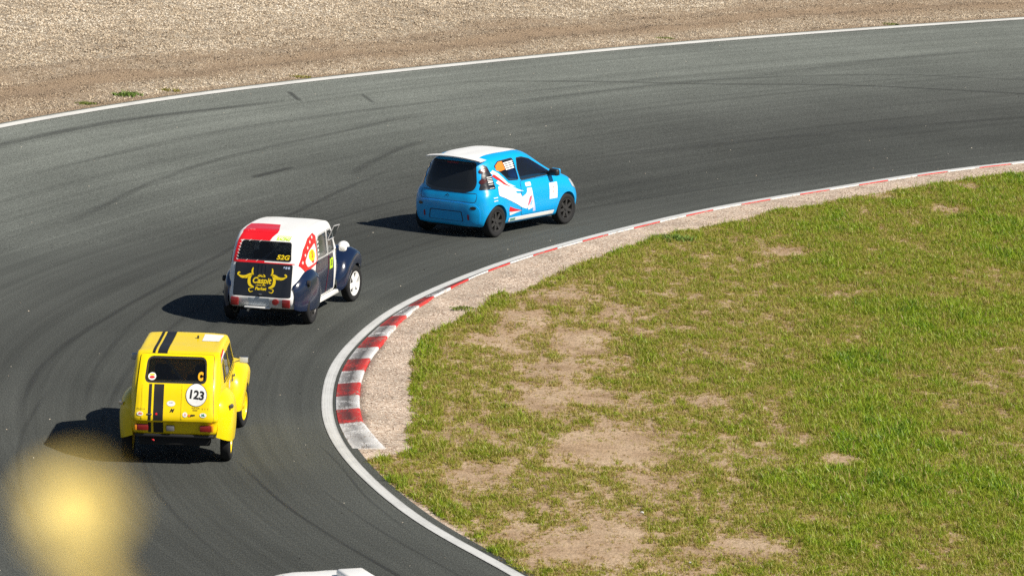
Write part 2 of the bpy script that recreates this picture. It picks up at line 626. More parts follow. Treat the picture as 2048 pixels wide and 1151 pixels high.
# ------------------------------------------------------------------ ground materials
def asphalt_mat():
    M, nt, b = new_mat('asphalt')
    tc = N(nt, 'ShaderNodeTexCoord')
    sep = N(nt, 'ShaderNodeSeparateXYZ'); nt.links.new(tc.outputs['UV'], sep.inputs[0])
    u, v = sep.outputs[0], sep.outputs[1]
    def stretched(su, sv):
        c = N(nt, 'ShaderNodeCombineXYZ')
        nt.links.new(math_n(nt, 'MULTIPLY', u, su), c.inputs[0])
        nt.links.new(math_n(nt, 'MULTIPLY', v, sv), c.inputs[1])
        return c.outputs[0]
    # worn and rubbered lanes: dark where the cars run, pale and clean towards the outside
    wob = math_n(nt, 'MULTIPLY', math_n(nt, 'SUBTRACT', noise(nt, 1.0, 3, 0.55, stretched(0.05, 3.0)).outputs[0], 0.5), 0.28)
    lane = math_n(nt, 'ADD', v, wob)
    base = ramp(nt, lane, [(0.0, (0.080, 0.086, 0.079)), (0.05, (0.072, 0.077, 0.071)), (0.16, (0.058, 0.062, 0.057)), (0.36, (0.063, 0.067, 0.062)),
                           (0.50, (0.083, 0.089, 0.082)), (0.66, (0.116, 0.126, 0.115)), (0.84, (0.148, 0.161, 0.146)), (1.0, (0.152, 0.165, 0.150))])
    st1 = noise(nt, 1.0, 5, 0.65, stretched(0.035, 34.0))
    st2 = noise(nt, 1.0, 4, 0.6, stretched(0.11, 120.0), 0.3)
    c = mix(nt, 1.0, base.outputs[0], ramp(nt, st1.outputs[0], [(0.30, 0.80), (0.52, 1.0), (0.72, 1.18)]).outputs[0], 'MULTIPLY')
    c = mix(nt, 1.0, c, ramp(nt, st2.outputs[0], [(0.30, 0.90), (0.55, 1.0), (0.75, 1.10)]).outputs[0], 'MULTIPLY')
    big = noise(nt, 0.22, 3, 0.5, tc.outputs['Object'])
    c = mix(nt, 1.0, c, ramp(nt, big.outputs[0], [(0.3, 0.86), (0.7, 1.14)]).outputs[0], 'MULTIPLY')
    # chippings
    mp = N(nt, 'ShaderNodeMapping'); mp.inputs['Scale'].default_value = (1.0, 0.30, 1.0)
    nt.links.new(tc.outputs['Object'], mp.inputs[0])
    g1 = noise(nt, 60.0, 2, 0.7, mp.outputs[0])
    g2 = noise(nt, 150.0, 2, 0.7, tc.outputs['Object'])
    vo = N(nt, 'ShaderNodeTexVoronoi'); vo.inputs['Scale'].default_value = 70.0
    nt.links.new(tc.outputs['Object'], vo.inputs['Vector'])
    c = mix(nt, 1.0, c, ramp(nt, g1.outputs[0], [(0.28, 0.5), (0.5, 1.0), (0.72, 1.7)]).outputs[0], 'MULTIPLY')
    c = mix(nt, 1.0, c, ramp(nt, g2.outputs[0], [(0.3, 0.75), (0.7, 1.3)]).outputs[0], 'MULTIPLY')
    nt.links.new(c, b.inputs['Base Color'])
    b.inputs['Roughness'].default_value = 0.88
    b.inputs['Specular IOR Level'].default_value = 0.15
    h = math_n(nt, 'ADD', vo.outputs['Distance'], math_n(nt, 'MULTIPLY', g1.outputs[0], 0.7))
    bump(nt, b, h, 0.6, 0.006)
    return M

def line_paint(name, wear=0.35, col=(0.70, 0.70, 0.66)):
    M, nt, b = new_mat(name)
    tc = N(nt, 'ShaderNodeTexCoord')
    n1 = noise(nt, 60, 3, 0.7, tc.outputs['Object'])
    n2 = noise(nt, 1.2, 4, 0.65, tc.outputs['Object'])
    sep = N(nt, 'ShaderNodeSeparateXYZ'); nt.links.new(tc.outputs['UV'], sep.inputs[0])
    cx = N(nt, 'ShaderNodeCombineXYZ')
    nt.links.new(math_n(nt, 'MULTIPLY', sep.outputs[0], 0.25), cx.inputs[0])
    nt.links.new(math_n(nt, 'MULTIPLY', sep.outputs[1], 9.0), cx.inputs[1])
    n3 = noise(nt, 1.0, 4, 0.7, cx.outputs[0], 0.4)
    f = math_n(nt, 'ADD', math_n(nt, 'MULTIPLY', n1.outputs[0], 0.45), math_n(nt, 'ADD', math_n(nt, 'MULTIPLY', n2.outputs[0], 0.3), math_n(nt, 'MULTIPLY', n3.outputs[0], 0.45)))
    edge = math_n(nt, 'MULTIPLY', math_n(nt, 'POWER', math_n(nt, 'ABSOLUTE', math_n(nt, 'SUBTRACT', math_n(nt, 'MULTIPLY', sep.outputs[1], 2.0), 1.0)), 5.0), 0.16)
    f = math_n(nt, 'ADD', f, edge)
    k = ramp(nt, f, [(0.60 + 0.1 * (0.35 - wear), 0.0), (0.86, 1.0)])
    c = mix(nt, math_n(nt, 'MULTIPLY', k.outputs[0], 0.9), col, (0.17, 0.17, 0.165))
    nt.links.new(c, b.inputs['Base Color'])
    b.inputs['Roughness'].default_value = 0.7
    bump(nt, b, n1.outputs[0], 0.3, 0.004)
    return M

def rubber_mark_mat(name, strength):
    M = bpy.data.materials.new(name); M.use_nodes = True
    nt = M.node_tree; nt.nodes.clear()
    o = N(nt, 'ShaderNodeOutputMaterial')
    tr = N(nt, 'ShaderNodeBsdfTransparent')
    d = N(nt, 'ShaderNodeBsdfPrincipled'); d.inputs['Base Color'].default_value = (0.022, 0.022, 0.022, 1); d.inputs['Roughness'].default_value = 0.75
    tc = N(nt, 'ShaderNodeTexCoord')
    sep = N(nt, 'ShaderNodeSeparateXYZ'); nt.links.new(tc.outputs['UV'], sep.inputs[0])
    e = math_n(nt, 'SUBTRACT', 1.0, math_n(nt, 'POWER', math_n(nt, 'ABSOLUTE', math_n(nt, 'SUBTRACT', math_n(nt, 'MULTIPLY', sep.outputs[1], 2.0), 1.0)), 1.6), True)
    cx = N(nt, 'ShaderNodeCombineXYZ')
    nt.links.new(math_n(nt, 'MULTIPLY', sep.outputs[0], 0.5), cx.inputs[0])
    nt.links.new(math_n(nt, 'MULTIPLY', sep.outputs[1], 5.0), cx.inputs[1])
    n1 = noise(nt, 1.0, 4, 0.65, cx.outputs[0])
    n2 = noise(nt, 70.0, 2, 0.6, tc.outputs['Object'])
    a = math_n(nt, 'MULTIPLY', e, ramp(nt, n1.outputs[0], [(0.28, 0.15), (0.62, 1.0)]).outputs[0])
    a = math_n(nt, 'MULTIPLY', a, ramp(nt, n2.outputs[0], [(0.3, 0.45), (0.6, 1.0)]).outputs[0])
    # fade in and out along its length (u is 0..1 in the z channel of a second attribute)
    at = N(nt, 'ShaderNodeAttribute', attribute_name='fade')
    a = math_n(nt, 'MULTIPLY', math_n(nt, 'MULTIPLY', a, at.outputs['Fac']), strength)
    ms = N(nt, 'ShaderNodeMixShader')
    nt.links.new(a, ms.inputs[0]); nt.links.new(tr.outputs[0], ms.inputs[1]); nt.links.new(d.outputs[0], ms.inputs[2])
    nt.links.new(ms.outputs[0], o.inputs[0])
    return M

def soil_mat():
    """sandy infield soil; attribute 'verge' brings in the pale gravel strip along the kerb"""
    M, nt, b = new_mat('infield_soil')
    tc = N(nt, 'ShaderNodeTexCoord')
    mp = N(nt, 'ShaderNodeMapping'); mp.inputs['Scale'].default_value = (1.0, 0.35, 1.0)
    nt.links.new(tc.outputs['Object'], mp.inputs[0])
    n1 = noise(nt, 1.1, 5, 0.6, tc.outputs['Object'])
    n2 = noise(nt, 34.0, 3, 0.7, mp.outputs[0])
    n3 = noise(nt, 120.0, 2, 0.7, tc.outputs['Object'])
    soil = ramp(nt, n1.outputs[0], [(0.28, (0.26, 0.175, 0.10)), (0.45, (0.42, 0.30, 0.195)), (0.72, (0.54, 0.415, 0.285))])
    c1 = mix(nt, 1.0, soil.outputs[0], ramp(nt, n2.outputs[0], [(0.3, 0.62), (0.55, 1.0), (0.75, 1.28)]).outputs[0], 'MULTIPLY')
    vo = N(nt, 'ShaderNodeTexVoronoi'); vo.inputs['Scale'].default_value = 42.0
    nt.links.new(tc.outputs['Object'], vo.inputs['Vector'])
    sv = N(nt, 'ShaderNodeSeparateXYZ'); nt.links.new(vo.outputs['Color'], sv.inputs[0])
    st = ramp(nt, sv.outputs[0], [(0.0, (0.17, 0.12, 0.09)), (0.14, (0.46, 0.345, 0.26)), (0.55, (0.65, 0.52, 0.41)), (1.0, (0.82, 0.72, 0.61))])
    c2 = mix(nt, 1.0, st.outputs[0], ramp(nt, vo.outputs['Distance'], [(0.25, 1.05), (0.75, 0.7)]).outputs[0], 'MULTIPLY')
    c2 = mix(nt, 1.0, c2, ramp(nt, n1.outputs[0], [(0.3, 0.68), (0.65, 1.12)]).outputs[0], 'MULTIPLY')
    at = N(nt, 'ShaderNodeAttribute', attribute_name='verge')
    f = math_n(nt, 'ADD', at.outputs['Fac'], math_n(nt, 'MULTIPLY', math_n(nt, 'SUBTRACT', noise(nt, 3.0, 4, 0.6, tc.outputs['Object']).outputs[0], 0.5), 1.1))
    k = ramp(nt, f, [(0.40, 0.0), (0.60, 1.0)])
    nt.links.new(mix(nt, k.outputs[0], c1, c2), b.inputs['Base Color'])
    b.inputs['Roughness'].default_value = 0.95
    b.inputs['Specular IOR Level'].default_value = 0.1
    h = math_n(nt, 'ADD', math_n(nt, 'MULTIPLY', n2.outputs[0], 0.8), math_n(nt, 'ADD', n3.outputs[0], math_n(nt, 'MULTIPLY', vo.outputs['Distance'], -0.6)))
    bump(nt, b, h, 0.45, 0.015)
    return M

def gravel_mat():
    M, nt, b = new_mat('gravel')
    tc = N(nt, 'ShaderNodeTexCoord')
    vo = N(nt, 'ShaderNodeTexVoronoi'); vo.inputs['Scale'].default_value = 22.0
    nt.links.new(tc.outputs['Object'], vo.inputs['Vector'])
    sv = N(nt, 'ShaderNodeSeparateXYZ'); nt.links.new(vo.outputs['Color'], sv.inputs[0])
    st = ramp(nt, sv.outputs[0], [(0.0, (0.20, 0.15, 0.10)), (0.25, (0.40, 0.31, 0.215)), (0.6, (0.53, 0.44, 0.325)), (1.0, (0.72, 0.64, 0.52))])
    c = mix(nt, 1.0, st.outputs[0], ramp(nt, vo.outputs['Distance'], [(0.2, 1.05), (0.7, 0.5)]).outputs[0], 'MULTIPLY')
    n1 = noise(nt, 0.5, 5, 0.6, tc.outputs['Object'])
    # damp earthy strips where the rake has turned up sand next to the track
    at = N(nt, 'ShaderNodeAttribute', attribute_name='earth')
    f = math_n(nt, 'ADD', at.outputs['Fac'], math_n(nt, 'MULTIPLY', math_n(nt, 'SUBTRACT', n1.outputs[0], 0.5), 0.9))
    n2 = noise(nt, 40.0, 3, 0.7, tc.outputs['Object'])
    earth = ramp(nt, n2.outputs[0], [(0.3, (0.18, 0.125, 0.08)), (0.55, (0.32, 0.235, 0.158)), (0.75, (0.48, 0.37, 0.265))])
    nt.links.new(mix(nt, ramp(nt, f, [(0.2, 0.0), (0.8, 0.92)]).outputs[0], c, earth.outputs[0]), b.inputs['Base Color'])
    b.inputs['Roughness'].default_value = 0.9
    b.inputs['Specular IOR Level'].default_value = 0.15
    bump(nt, b, math_n(nt, 'ADD', math_n(nt, 'MULTIPLY', vo.outputs['Distance'], -1.0), n2.outputs[0]), 0.9, 0.03)
    return M

M_ASPH = asphalt_mat()
M_SOIL = soil_mat()
M_GRAV = gravel_mat()

# base sheet out to the horizon, a little below everything laid on it
ax = np.array([-1500, -400, -150, -80, -50, -30, -15, 0, 15, 30, 50, 80, 150, 400, 1500.0])
ay = np.array([-1500, -400, -150, -60, -20, 0, 20, 40, 55, 65, 75, 82, 88, 94, 100, 108, 116, 125, 140, 170, 400, 1500.0])
gx, gy = np.meshgrid(ax, ay, indexing='ij')
gz = np.minimum(zg(gx, gy), 4.0) - 0.35
dist_attr = np.zeros_like(gx)
o = link('ground', grid_mesh(np.stack([gx, gy, gz], -1), attr={'verge': dist_attr}), plain('meadow', (0.20, 0.21, 0.06), 0.95))
tag(o, kind='structure')

# ---- track
OUT_L, _ = resample(OUTER, 0.5)
OUT_L = smooth_line(OUT_L, 30)
inner = EDGE + EDGE_N * 0.30
nrow = 260
ti = np.linspace(0, 1, nrow)
si = EDGE_S / EDGE_S[-1]
so = np.r_[0, np.cumsum(np.linalg.norm(np.diff(OUT_L, axis=0), axis=1))]
# pair the two edges through matching stations
pair_in = [0.0, S_START, S_START + 11.5, S_START + 20.0, S_START + 29.0, S_START + 45.0, EDGE_S[-1]]
def near_out(p): return so[np.argmin(np.linalg.norm(OUT_L - np.array(p), axis=1))]
pair_out = [0.0, near_out((-13.4, 50.5)), near_out((-16.3, 68)), near_out((-12, 86)), near_out((-6.5, 94.8)), near_out((1.5, 103.6)), so[-1]]
s_in = np.interp(ti, np.linspace(0, 1, nrow), np.linspace(0, EDGE_S[-1], nrow))
s_out = np.interp(s_in, pair_in, pair_out)
I2 = np.c_[np.interp(s_in, EDGE_S, inner[:, 0]), np.interp(s_in, EDGE_S, inner[:, 1])]
O2 = np.c_[np.interp(s_out, so, OUT_L[:, 0]), np.interp(s_out, so, OUT_L[:, 1])]
O2 = O2 + (O2 - I2) / np.linalg.norm(O2 - I2, axis=1)[:, None] * 0.25
cv = np.linspace(0, 1, 44)
P = I2[:, None, :] * (1 - cv)[None, :, None] + O2[:, None, :] * cv[None, :, None]
Z = zg(P[..., 0], P[..., 1])
uv = np.zeros((nrow, 44, 2)); uv[..., 0] = s_in[:, None]; uv[..., 1] = cv[None, :]
track = link('race_track', grid_mesh(np.concatenate([P, Z[..., None]], -1), uv), M_ASPH)
tag(track, kind='structure')

# ---- painted edge lines (parts of the track)
M_LINE = line_paint('line_paint_inner', 0.6, (0.60, 0.61, 0.60))
M_LINE2 = line_paint('line_paint_outer', 0.45, (0.66, 0.66, 0.63))
mid = EDGE + EDGE_N * 0.08
P_, uv_ = strip(mid, 0.08, 0.009)
link('edge_line', grid_mesh(P_, uv_), M_LINE, track)
P_, uv_ = strip(OUT_L, 0.12, 0.012)
link('edge_line', grid_mesh(P_, uv_), M_LINE2, track)

# ---- rubber marks on the asphalt
MARKS = [(0.30, 0.75, [(-12.2, 83.0), (-10.08, 87.22), (-9.27, 88.73), (-7.96, 90.83), (-6.56, 92.47), (-4.71, 94.58)]),
         (0.16, 0.8, [(-4.90, 95.55), (-4.58, 94.45)]), (0.14, 0.6, [(-3.33, 95.85), (-3.04, 94.92)]),
         (0.22, 0.6, [(-1.5, 98.2), (1.26, 99.58), (4.08, 100.54), (7.55, 101.93), (11.6, 102.66), (16, 103.2)]),
         (0.30, 0.35, [(-0.12, 96.33), (2.94, 99.76), (4.68, 101.34)]),
         (0.16, 0.6, [(-6.73, 60.99), (-6.93, 64.07), (-6.78, 67.53), (-6.25, 70.94), (-5.2, 76.47), (-3.97, 82.67), (-2.29, 88.32)]),
         (0.08, 0.85, [(-3.64, 59.15), (-2.89, 56.45), (-2.16, 54.43), (-1.35, 52.52), (0.2, 49.0)]),
         (0.06, 0.5, [(-2.42, 57.32), (-1.55, 54.81), (-0.64, 52.65), (0.6, 49.8)]),
         (0.24, 0.45, [(-8.04, 79.8), (-6.14, 86.81), (-3.42, 91.69), (-1.95, 94.33)]),
         (0.22, 0.75, [(-5.1, 85.83), (-4.32, 87.33)]), (0.22, 0.8, [(7.31, 109.2), (8.47, 110.1)]),
         (0.26, 0.5, [(-3.22, 86.86), (-2.34, 90.12), (-1.77, 91.29)]),
         (0.20, 0.4, [(2.38, 99.64), (8.85, 103.92), (11.71, 104.56), (15, 105)]), (0.5, 0.25, [(5.29, 102.28), (12.33, 109.8)]),
         (0.05, 0.6, [(-2.6, 60.4), (-2.22, 58.85), (-1.74, 56.62), (-1.1, 54.6)]),
         (0.14, 0.4, [(-5.9, 61.0), (-6.1, 65), (-5.9, 70), (-5.0, 75.5), (-3.4, 81.5), (-0.8, 87)]),
         (0.14, 0.35, [(-3.6, 62.0), (-3.9, 66), (-3.6, 71), (-2.5, 76.5), (-0.5, 81.5), (3, 86.5), (8, 92.3)]),
         (0.12, 0.4, [(-5.2, 57), (-5.6, 61.0), (-5.6, 66), (-5.1, 71), (-3.9, 77), (-1.9, 82), (2.2, 88)]),
         (0.4, 0.3, [(1, 90), (5, 94), (10, 98.5), (15, 102)]), (0.3, 0.35, [(-9.2, 84.5), (-6.0, 90.4), (-1, 96.5), (5, 102.7)]),
         (0.10, 0.4, [(-5.4, 52.5), (-6.1, 56), (-6.6, 60), (-6.6, 64)]), (0.10, 0.4, [(-3.2, 52.5), (-4.3, 56), (-5.0, 60), (-5.2, 65)])]
mark_mats = {}
for hw, strength, pts in MARKS:
    hw *= 0.5
    strength *= 0.72 if len(pts) > 2 else 0.9
    L, _ = resample(pts, 0.25) if len(pts) > 2 else (np.linspace(pts[0], pts[1], 8), None)
    P_, uv_ = strip(L, hw, 0.006)
    n_ = len(L)
    e = np.minimum(1.0, np.minimum(np.arange(n_), np.arange(n_)[::-1]) / max(1.0, n_ * (0.12 if n_ > 10 else 0.05)))
    key = round(strength, 2)
    if key not in mark_mats: mark_mats[key] = rubber_mark_mat('tyre_rubber_%d' % int(key * 100), key)
    link('tyre_mark', grid_mesh(P_, uv_, {'fade': np.repeat(e[:, None], 5, 1)}), mark_mats[key], track)

# ---- kerb of painted concrete blocks along the inside of the bend
def kerb_mat(name, col):
    M, nt, b = new_mat(name)
    tc = N(nt, 'ShaderNodeTexCoord')
    mp = N(nt, 'ShaderNodeMapping'); mp.inputs['Scale'].default_value = (1.0, 0.3, 1.0)
    nt.links.new(tc.outputs['Object'], mp.inputs[0])
    n1 = noise(nt, 9.0, 5, 0.7, mp.outputs[0], 0.6)
    n2 = noise(nt, 50.0, 3, 0.7, mp.outputs[0])
    n3 = noise(nt, 2.3, 4, 0.6, tc.outputs['Object'])
    chip = ramp(nt, math_n(nt, 'ADD', math_n(nt, 'MULTIPLY', n1.outputs[0], 0.6), math_n(nt, 'MULTIPLY', n2.outputs[0], 0.4)), [(0.53, 0.0), (0.60, 1.0)])
    c = mix(nt, math_n(nt, 'MULTIPLY', chip.outputs[0], 0.85), col, (0.36, 0.30, 0.25))
    at = N(nt, 'ShaderNodeAttribute', attribute_name='scuff')
    f = math_n(nt, 'MULTIPLY', at.outputs['Fac'], ramp(nt, math_n(nt, 'ADD', math_n(nt, 'MULTIPLY', n3.outputs[0], 0.55), math_n(nt, 'MULTIPLY', n2.outputs[0], 0.45)), [(0.36, 0.0), (0.49, 1.0)]).outputs[0])
    nt.links.new(mix(nt, f, c, (0.022, 0.02, 0.02)), b.inputs['Base Color'])
    b.inputs['Roughness'].default_value = 0.75
    bump(nt, b, n2.outputs[0], 0.5, 0.01)
    return M
M_KRED = kerb_mat('kerb_red', (0.62, 0.035, 0.03))
M_KWHITE = kerb_mat('kerb_white', (0.72, 0.72, 0.72))
kerb = empty('kerb', (-2.4, 64.0, 0))
tag(kerb, 'low red and white painted kerb along the inside of the bend', 'kerb')
BASE_I = EDGE + EDGE_N * 0.16          # inner side of the white line
KP = [(0.03, -0.02), (0.05, 0.010), (0.10, 0.016), (0.22, 0.030), (0.345, 0.044), (0.365, 0.044), (0.385, 0.034), (0.39, -0.02)]
def edge_at(s):
    return np.array([np.interp(s, EDGE_S, BASE_I[:, 0]), np.interp(s, EDGE_S, BASE_I[:, 1])]), np.array([np.interp(s, EDGE_S, EDGE_N[:, 0]), np.interp(s, EDGE_S, EDGE_N[:, 1])])
def kerb_w(s):
    """the kerb narrows towards the exit of the bend"""
    return np.clip(1.0 - 0.82 * (s - S_START - 16.5) / 7.5, 0.17, 1.0)
def kerb_block(s0, s1, mat, taper=False):
    m_ = 5
    V = np.zeros((m_, len(KP), 3)); sc_ = np.zeros((m_, len(KP)))
    for i in range(m_):
        s = s0 + (s1 - s0) * i / (m_ - 1)
        p, nrm = edge_at(s)
        k = 1.0 if not taper else min(1.0, 0.15 + 0.85 * i / (m_ - 2))
        w = float(kerb_w(s)) if not taper else 1.35 - 0.35 * i / (m_ - 1)
        k *= 0.5 + 0.5 * w if not taper else 1.0
        for j, (d, z) in enumerate(KP):
            q = p + nrm * d * w
            V[i, j] = (q[0] + 2.4, q[1] - 64.0, zg(q[0], q[1]) + (z * k if z > 0 else z))
            sc_[i, j] = math.exp(-((d - 0.18) / 0.13)**2) * (0.75 if taper else 1.0)
    me = grid_mesh(V, attr={'scuff': sc_})
    bm = bmesh.new(); bm.from_mesh(me)
    n_c = len(KP); bm.verts.ensure_lookup_table()
    for i in (0, m_ - 1):
        try: bm.faces.new([bm.verts[i * n_c + j] for j in range(n_c)])
        except ValueError: pass
    bmesh.ops.recalc_face_normals(bm, faces=list(bm.faces))
    bm.to_mesh(me); bm.free()
    shade(me, 30)
    return link('kerb_block', me, mat, kerb)
K0 = S_START + 9.75
kerb_block(K0 - 1.75, K0 - 0.012, M_KWHITE, True)
for i in range(38):
    kerb_block(K0 + 1.05 * i, K0 + 1.05 * (i + 1) - 0.012, M_KRED if i % 2 == 0 else M_KWHITE)

# ---- infield sheet: verge behind the kerb, then soil under the grass
tcol = np.r_[0.0, 0.06, 0.10, 0.14, 0.20, 0.26, 0.32, 0.385, 0.40, 0.5, 0.65, 0.85, 1.1, 1.4, np.arange(1.7, 13, 0.25), np.arange(13.5, 46, 2.5)]
Dg = np.array([0.88, -0.475])
sub = slice(None, None, 1)
E_, En_, Es_ = BASE_I[sub], EDGE_N[sub], EDGE_S[sub]
P = np.zeros((len(E_), len(tcol), 3))
for j, t in enumerate(tcol):
    P[:, j, :2] = E_ + En_ * min(t, 1.4) + Dg * max(0.0, t - 1.4)
X, Y = P[..., 0], P[..., 1]
kz = np.clip((Es_ - (K0 - 1.6)) / 1.5, 0, 1)[:, None]
kwid = 0.385 * kerb_w(Es_)[:, None]
rise = np.clip((tcol[None, :] - kwid) / 0.012, 0, 1) * 0.028 * kz * (1 - 0.5 * np.clip((tcol[None, :] - 0.6) / 2.0, 0, 1))
amp = np.clip((tcol[None, :] - 0.6) / 2.4, 0, 1)
hump = (fbm(X * 0.9, Y * 0.45, 3) - 0.5) * 0.11 * amp + (fbm(X * 4, Y * 2.5, 5, 3) - 0.5) * 0.035 * amp
P[..., 2] = zg(X, Y) - 0.012 + rise + hump
def infield_z(x, y):
    """height of the infield sheet (behind the kerb)"""
    d = line_dist(BASE_I[::4], x, y)
    i_ = np.argmin((BASE_I[None, ::8, 0] - x[:, None])**2 + (BASE_I[None, ::8, 1] - y[:, None])**2, axis=1)
    k = np.clip((EDGE_S[::8][i_] - (K0 - 1.6)) / 1.5, 0, 1)
    a = np.clip((d - 0.6) / 2.4, 0, 1)
    r = np.clip((d - 0.385 * kerb_w(EDGE_S[::8][i_])) / 0.012, 0, 1) * 0.028 * k * (1 - 0.5 * np.clip((d - 0.6) / 2.0, 0, 1))
    return zg(x, y) - 0.012 + r + (fbm(x * 0.9, y * 0.45, 3) - 0.5) * 0.11 * a + (fbm(x * 4, y * 2.5, 5, 3) - 0.5) * 0.035 * a
ins = inside(GRASS_POLY, X, Y)
sd = line_dist(GRASS_EDGE, X, Y) * np.where(ins, 1, -1)
verge = np.clip(0.5 - sd / 0.5, 0, 1)
o = link('infield_ground', grid_mesh(P, attr={'verge': verge}), M_SOIL)
tag(o, kind='structure')

# ---- gravel bed outside the bend
tg = np.r_[0.0, 0.1, 0.2, np.arange(0.35, 16, 0.22), np.arange(17, 60, 3)]
On = -normals(OUT_L)
P = np.zeros((len(OUT_L), len(tg), 3))
so_ = np.r_[0, np.cumsum(np.linalg.norm(np.diff(OUT_L, axis=0), axis=1))]
for j, t in enumerate(tg):
    P[:, j, :2] = OUT_L + On * (0.14 + t)
def gravel_rel(x, y, t):
    wob_ = (fbm(x * 0.25, y * 0.25, 21, 3) - 0.5) * 1.2
    ridge = 0.035 * np.sin((t + wob_) * 2 * math.pi / 1.15) * np.exp(-((t - 2.6) / 2.4)**2)
    lump = (fbm(x * 1.6, y * 1.6, 23, 4) - 0.5) * 0.09
    return (ridge + lump) * np.clip(t / 0.8, 0, 1) - 0.005
T2 = np.repeat(tg[None, :], len(OUT_L), 0)
P[..., 2] = np.minimum(zg(P[..., 0], P[..., 1]), 6) + gravel_rel(P[..., 0], P[..., 1], T2)
def earth_at(x, y, t):
    w_ = (fbm(x * 0.3, y * 0.3, 31, 3) - 0.5) * 1.5
    t2 = t + w_
    e = 0.85 * np.exp(-(t / 0.32)**2) + 0.62 * np.exp(-((t2 - 2.1) / 1.6)**2) + 0.40 * np.exp(-((t2 - 1.9) / 0.45)**2) + 0.30 * np.exp(-((t2 - 3.3) / 0.35)**2) + 0.22 * np.exp(-((t2 - 5.2) / 0.8)**2)
    return np.clip(e, 0, 1)
o = link('gravel_bed', grid_mesh(P, attr={'earth': earth_at(P[..., 0], P[..., 1], T2)}), M_GRAV)
tag(o, kind='structure')
# ------------------------------------------------------------------ cars (local axes: x forward from the rear axle, y left, z up)
M_RUBBER = plain('tyre_rubber', (0.022, 0.022, 0.023), 0.85, spec=0.25)
M_BLACK = plain('black_trim', (0.018, 0.018, 0.02), 0.5)
M_GLOSSBLACK = paint('gloss_black', (0.012, 0.013, 0.016), 0.25, 0.6, grime=0.3)
M_UNDER = plain('underbody', (0.015, 0.015, 0.015), 0.9)
M_CHROME = plain('chrome', (0.62, 0.62, 0.62), 0.22, 1.0)
M_WHITE = paint('white_paint', (0.86, 0.86, 0.84), 0.4, 0.2, grime=0.06)
M_STICKER = plain('white_sticker', (0.82, 0.82, 0.80), 0.5)
M_RED_ST = plain('red_sticker', (0.75, 0.015, 0.02), 0.45)
M_YEL_ST = plain('yellow_sticker', (0.85, 0.62, 0.01), 0.5)
M_LIME_ST = plain('lime_sticker', (0.55, 0.80, 0.02), 0.5)
M_BLK_ST = plain('black_sticker', (0.012, 0.012, 0.013), 0.5)
M_BLU_ST = plain('blue_sticker', (0.02, 0.06, 0.25), 0.5)
M_GRN_ST = plain('green_sticker', (0.02, 0.25, 0.12), 0.5)
M_ORG_ST = plain('orange_sticker', (0.95, 0.22, 0.02), 0.5)
M_LAMP_RED = paint('tail_lamp_red', (0.20, 0.008, 0.008), 0.2, 0.7, grime=0.2)
M_LAMP_AMB = paint('lamp_amber', (0.75, 0.25, 0.01), 0.2, 0.7, grime=0.1)
M_LENS = paint('lamp_lens', (0.55, 0.58, 0.6), 0.15, 0.7, grime=0.1)
M_GLASS = glass_mat('window_glass', (0.42, 0.47, 0.48), 0.22)
M_GLASS_DK = glass_mat('dark_window_glass', (0.55, 0.60, 0.62), 0.12)
M_SEAT = plain('seat_cloth', (0.03, 0.03, 0.035), 0.9)
M_BAR = plain('roll_bar_paint', (0.30, 0.30, 0.31), 0.5)

def arc_lathe(profile, n=36, axis='y'):
    """open or closed profile without caps"""
    bm = bmesh.new(); rings = []
    for r, a in profile:
        rings.append([bm.verts.new((r * math.cos(2 * math.pi * k / n), a, r * math.sin(2 * math.pi * k / n))) for k in range(n)])
    for A, B in zip(rings, rings[1:]):
        for k in range(n): bm.faces.new((A[k], A[(k + 1) % n], B[(k + 1) % n], B[k]))
    bmesh.ops.remove_doubles(bm, verts=list(bm.verts), dist=1e-6)
    bmesh.ops.recalc_face_normals(bm, faces=list(bm.faces))
    return bm

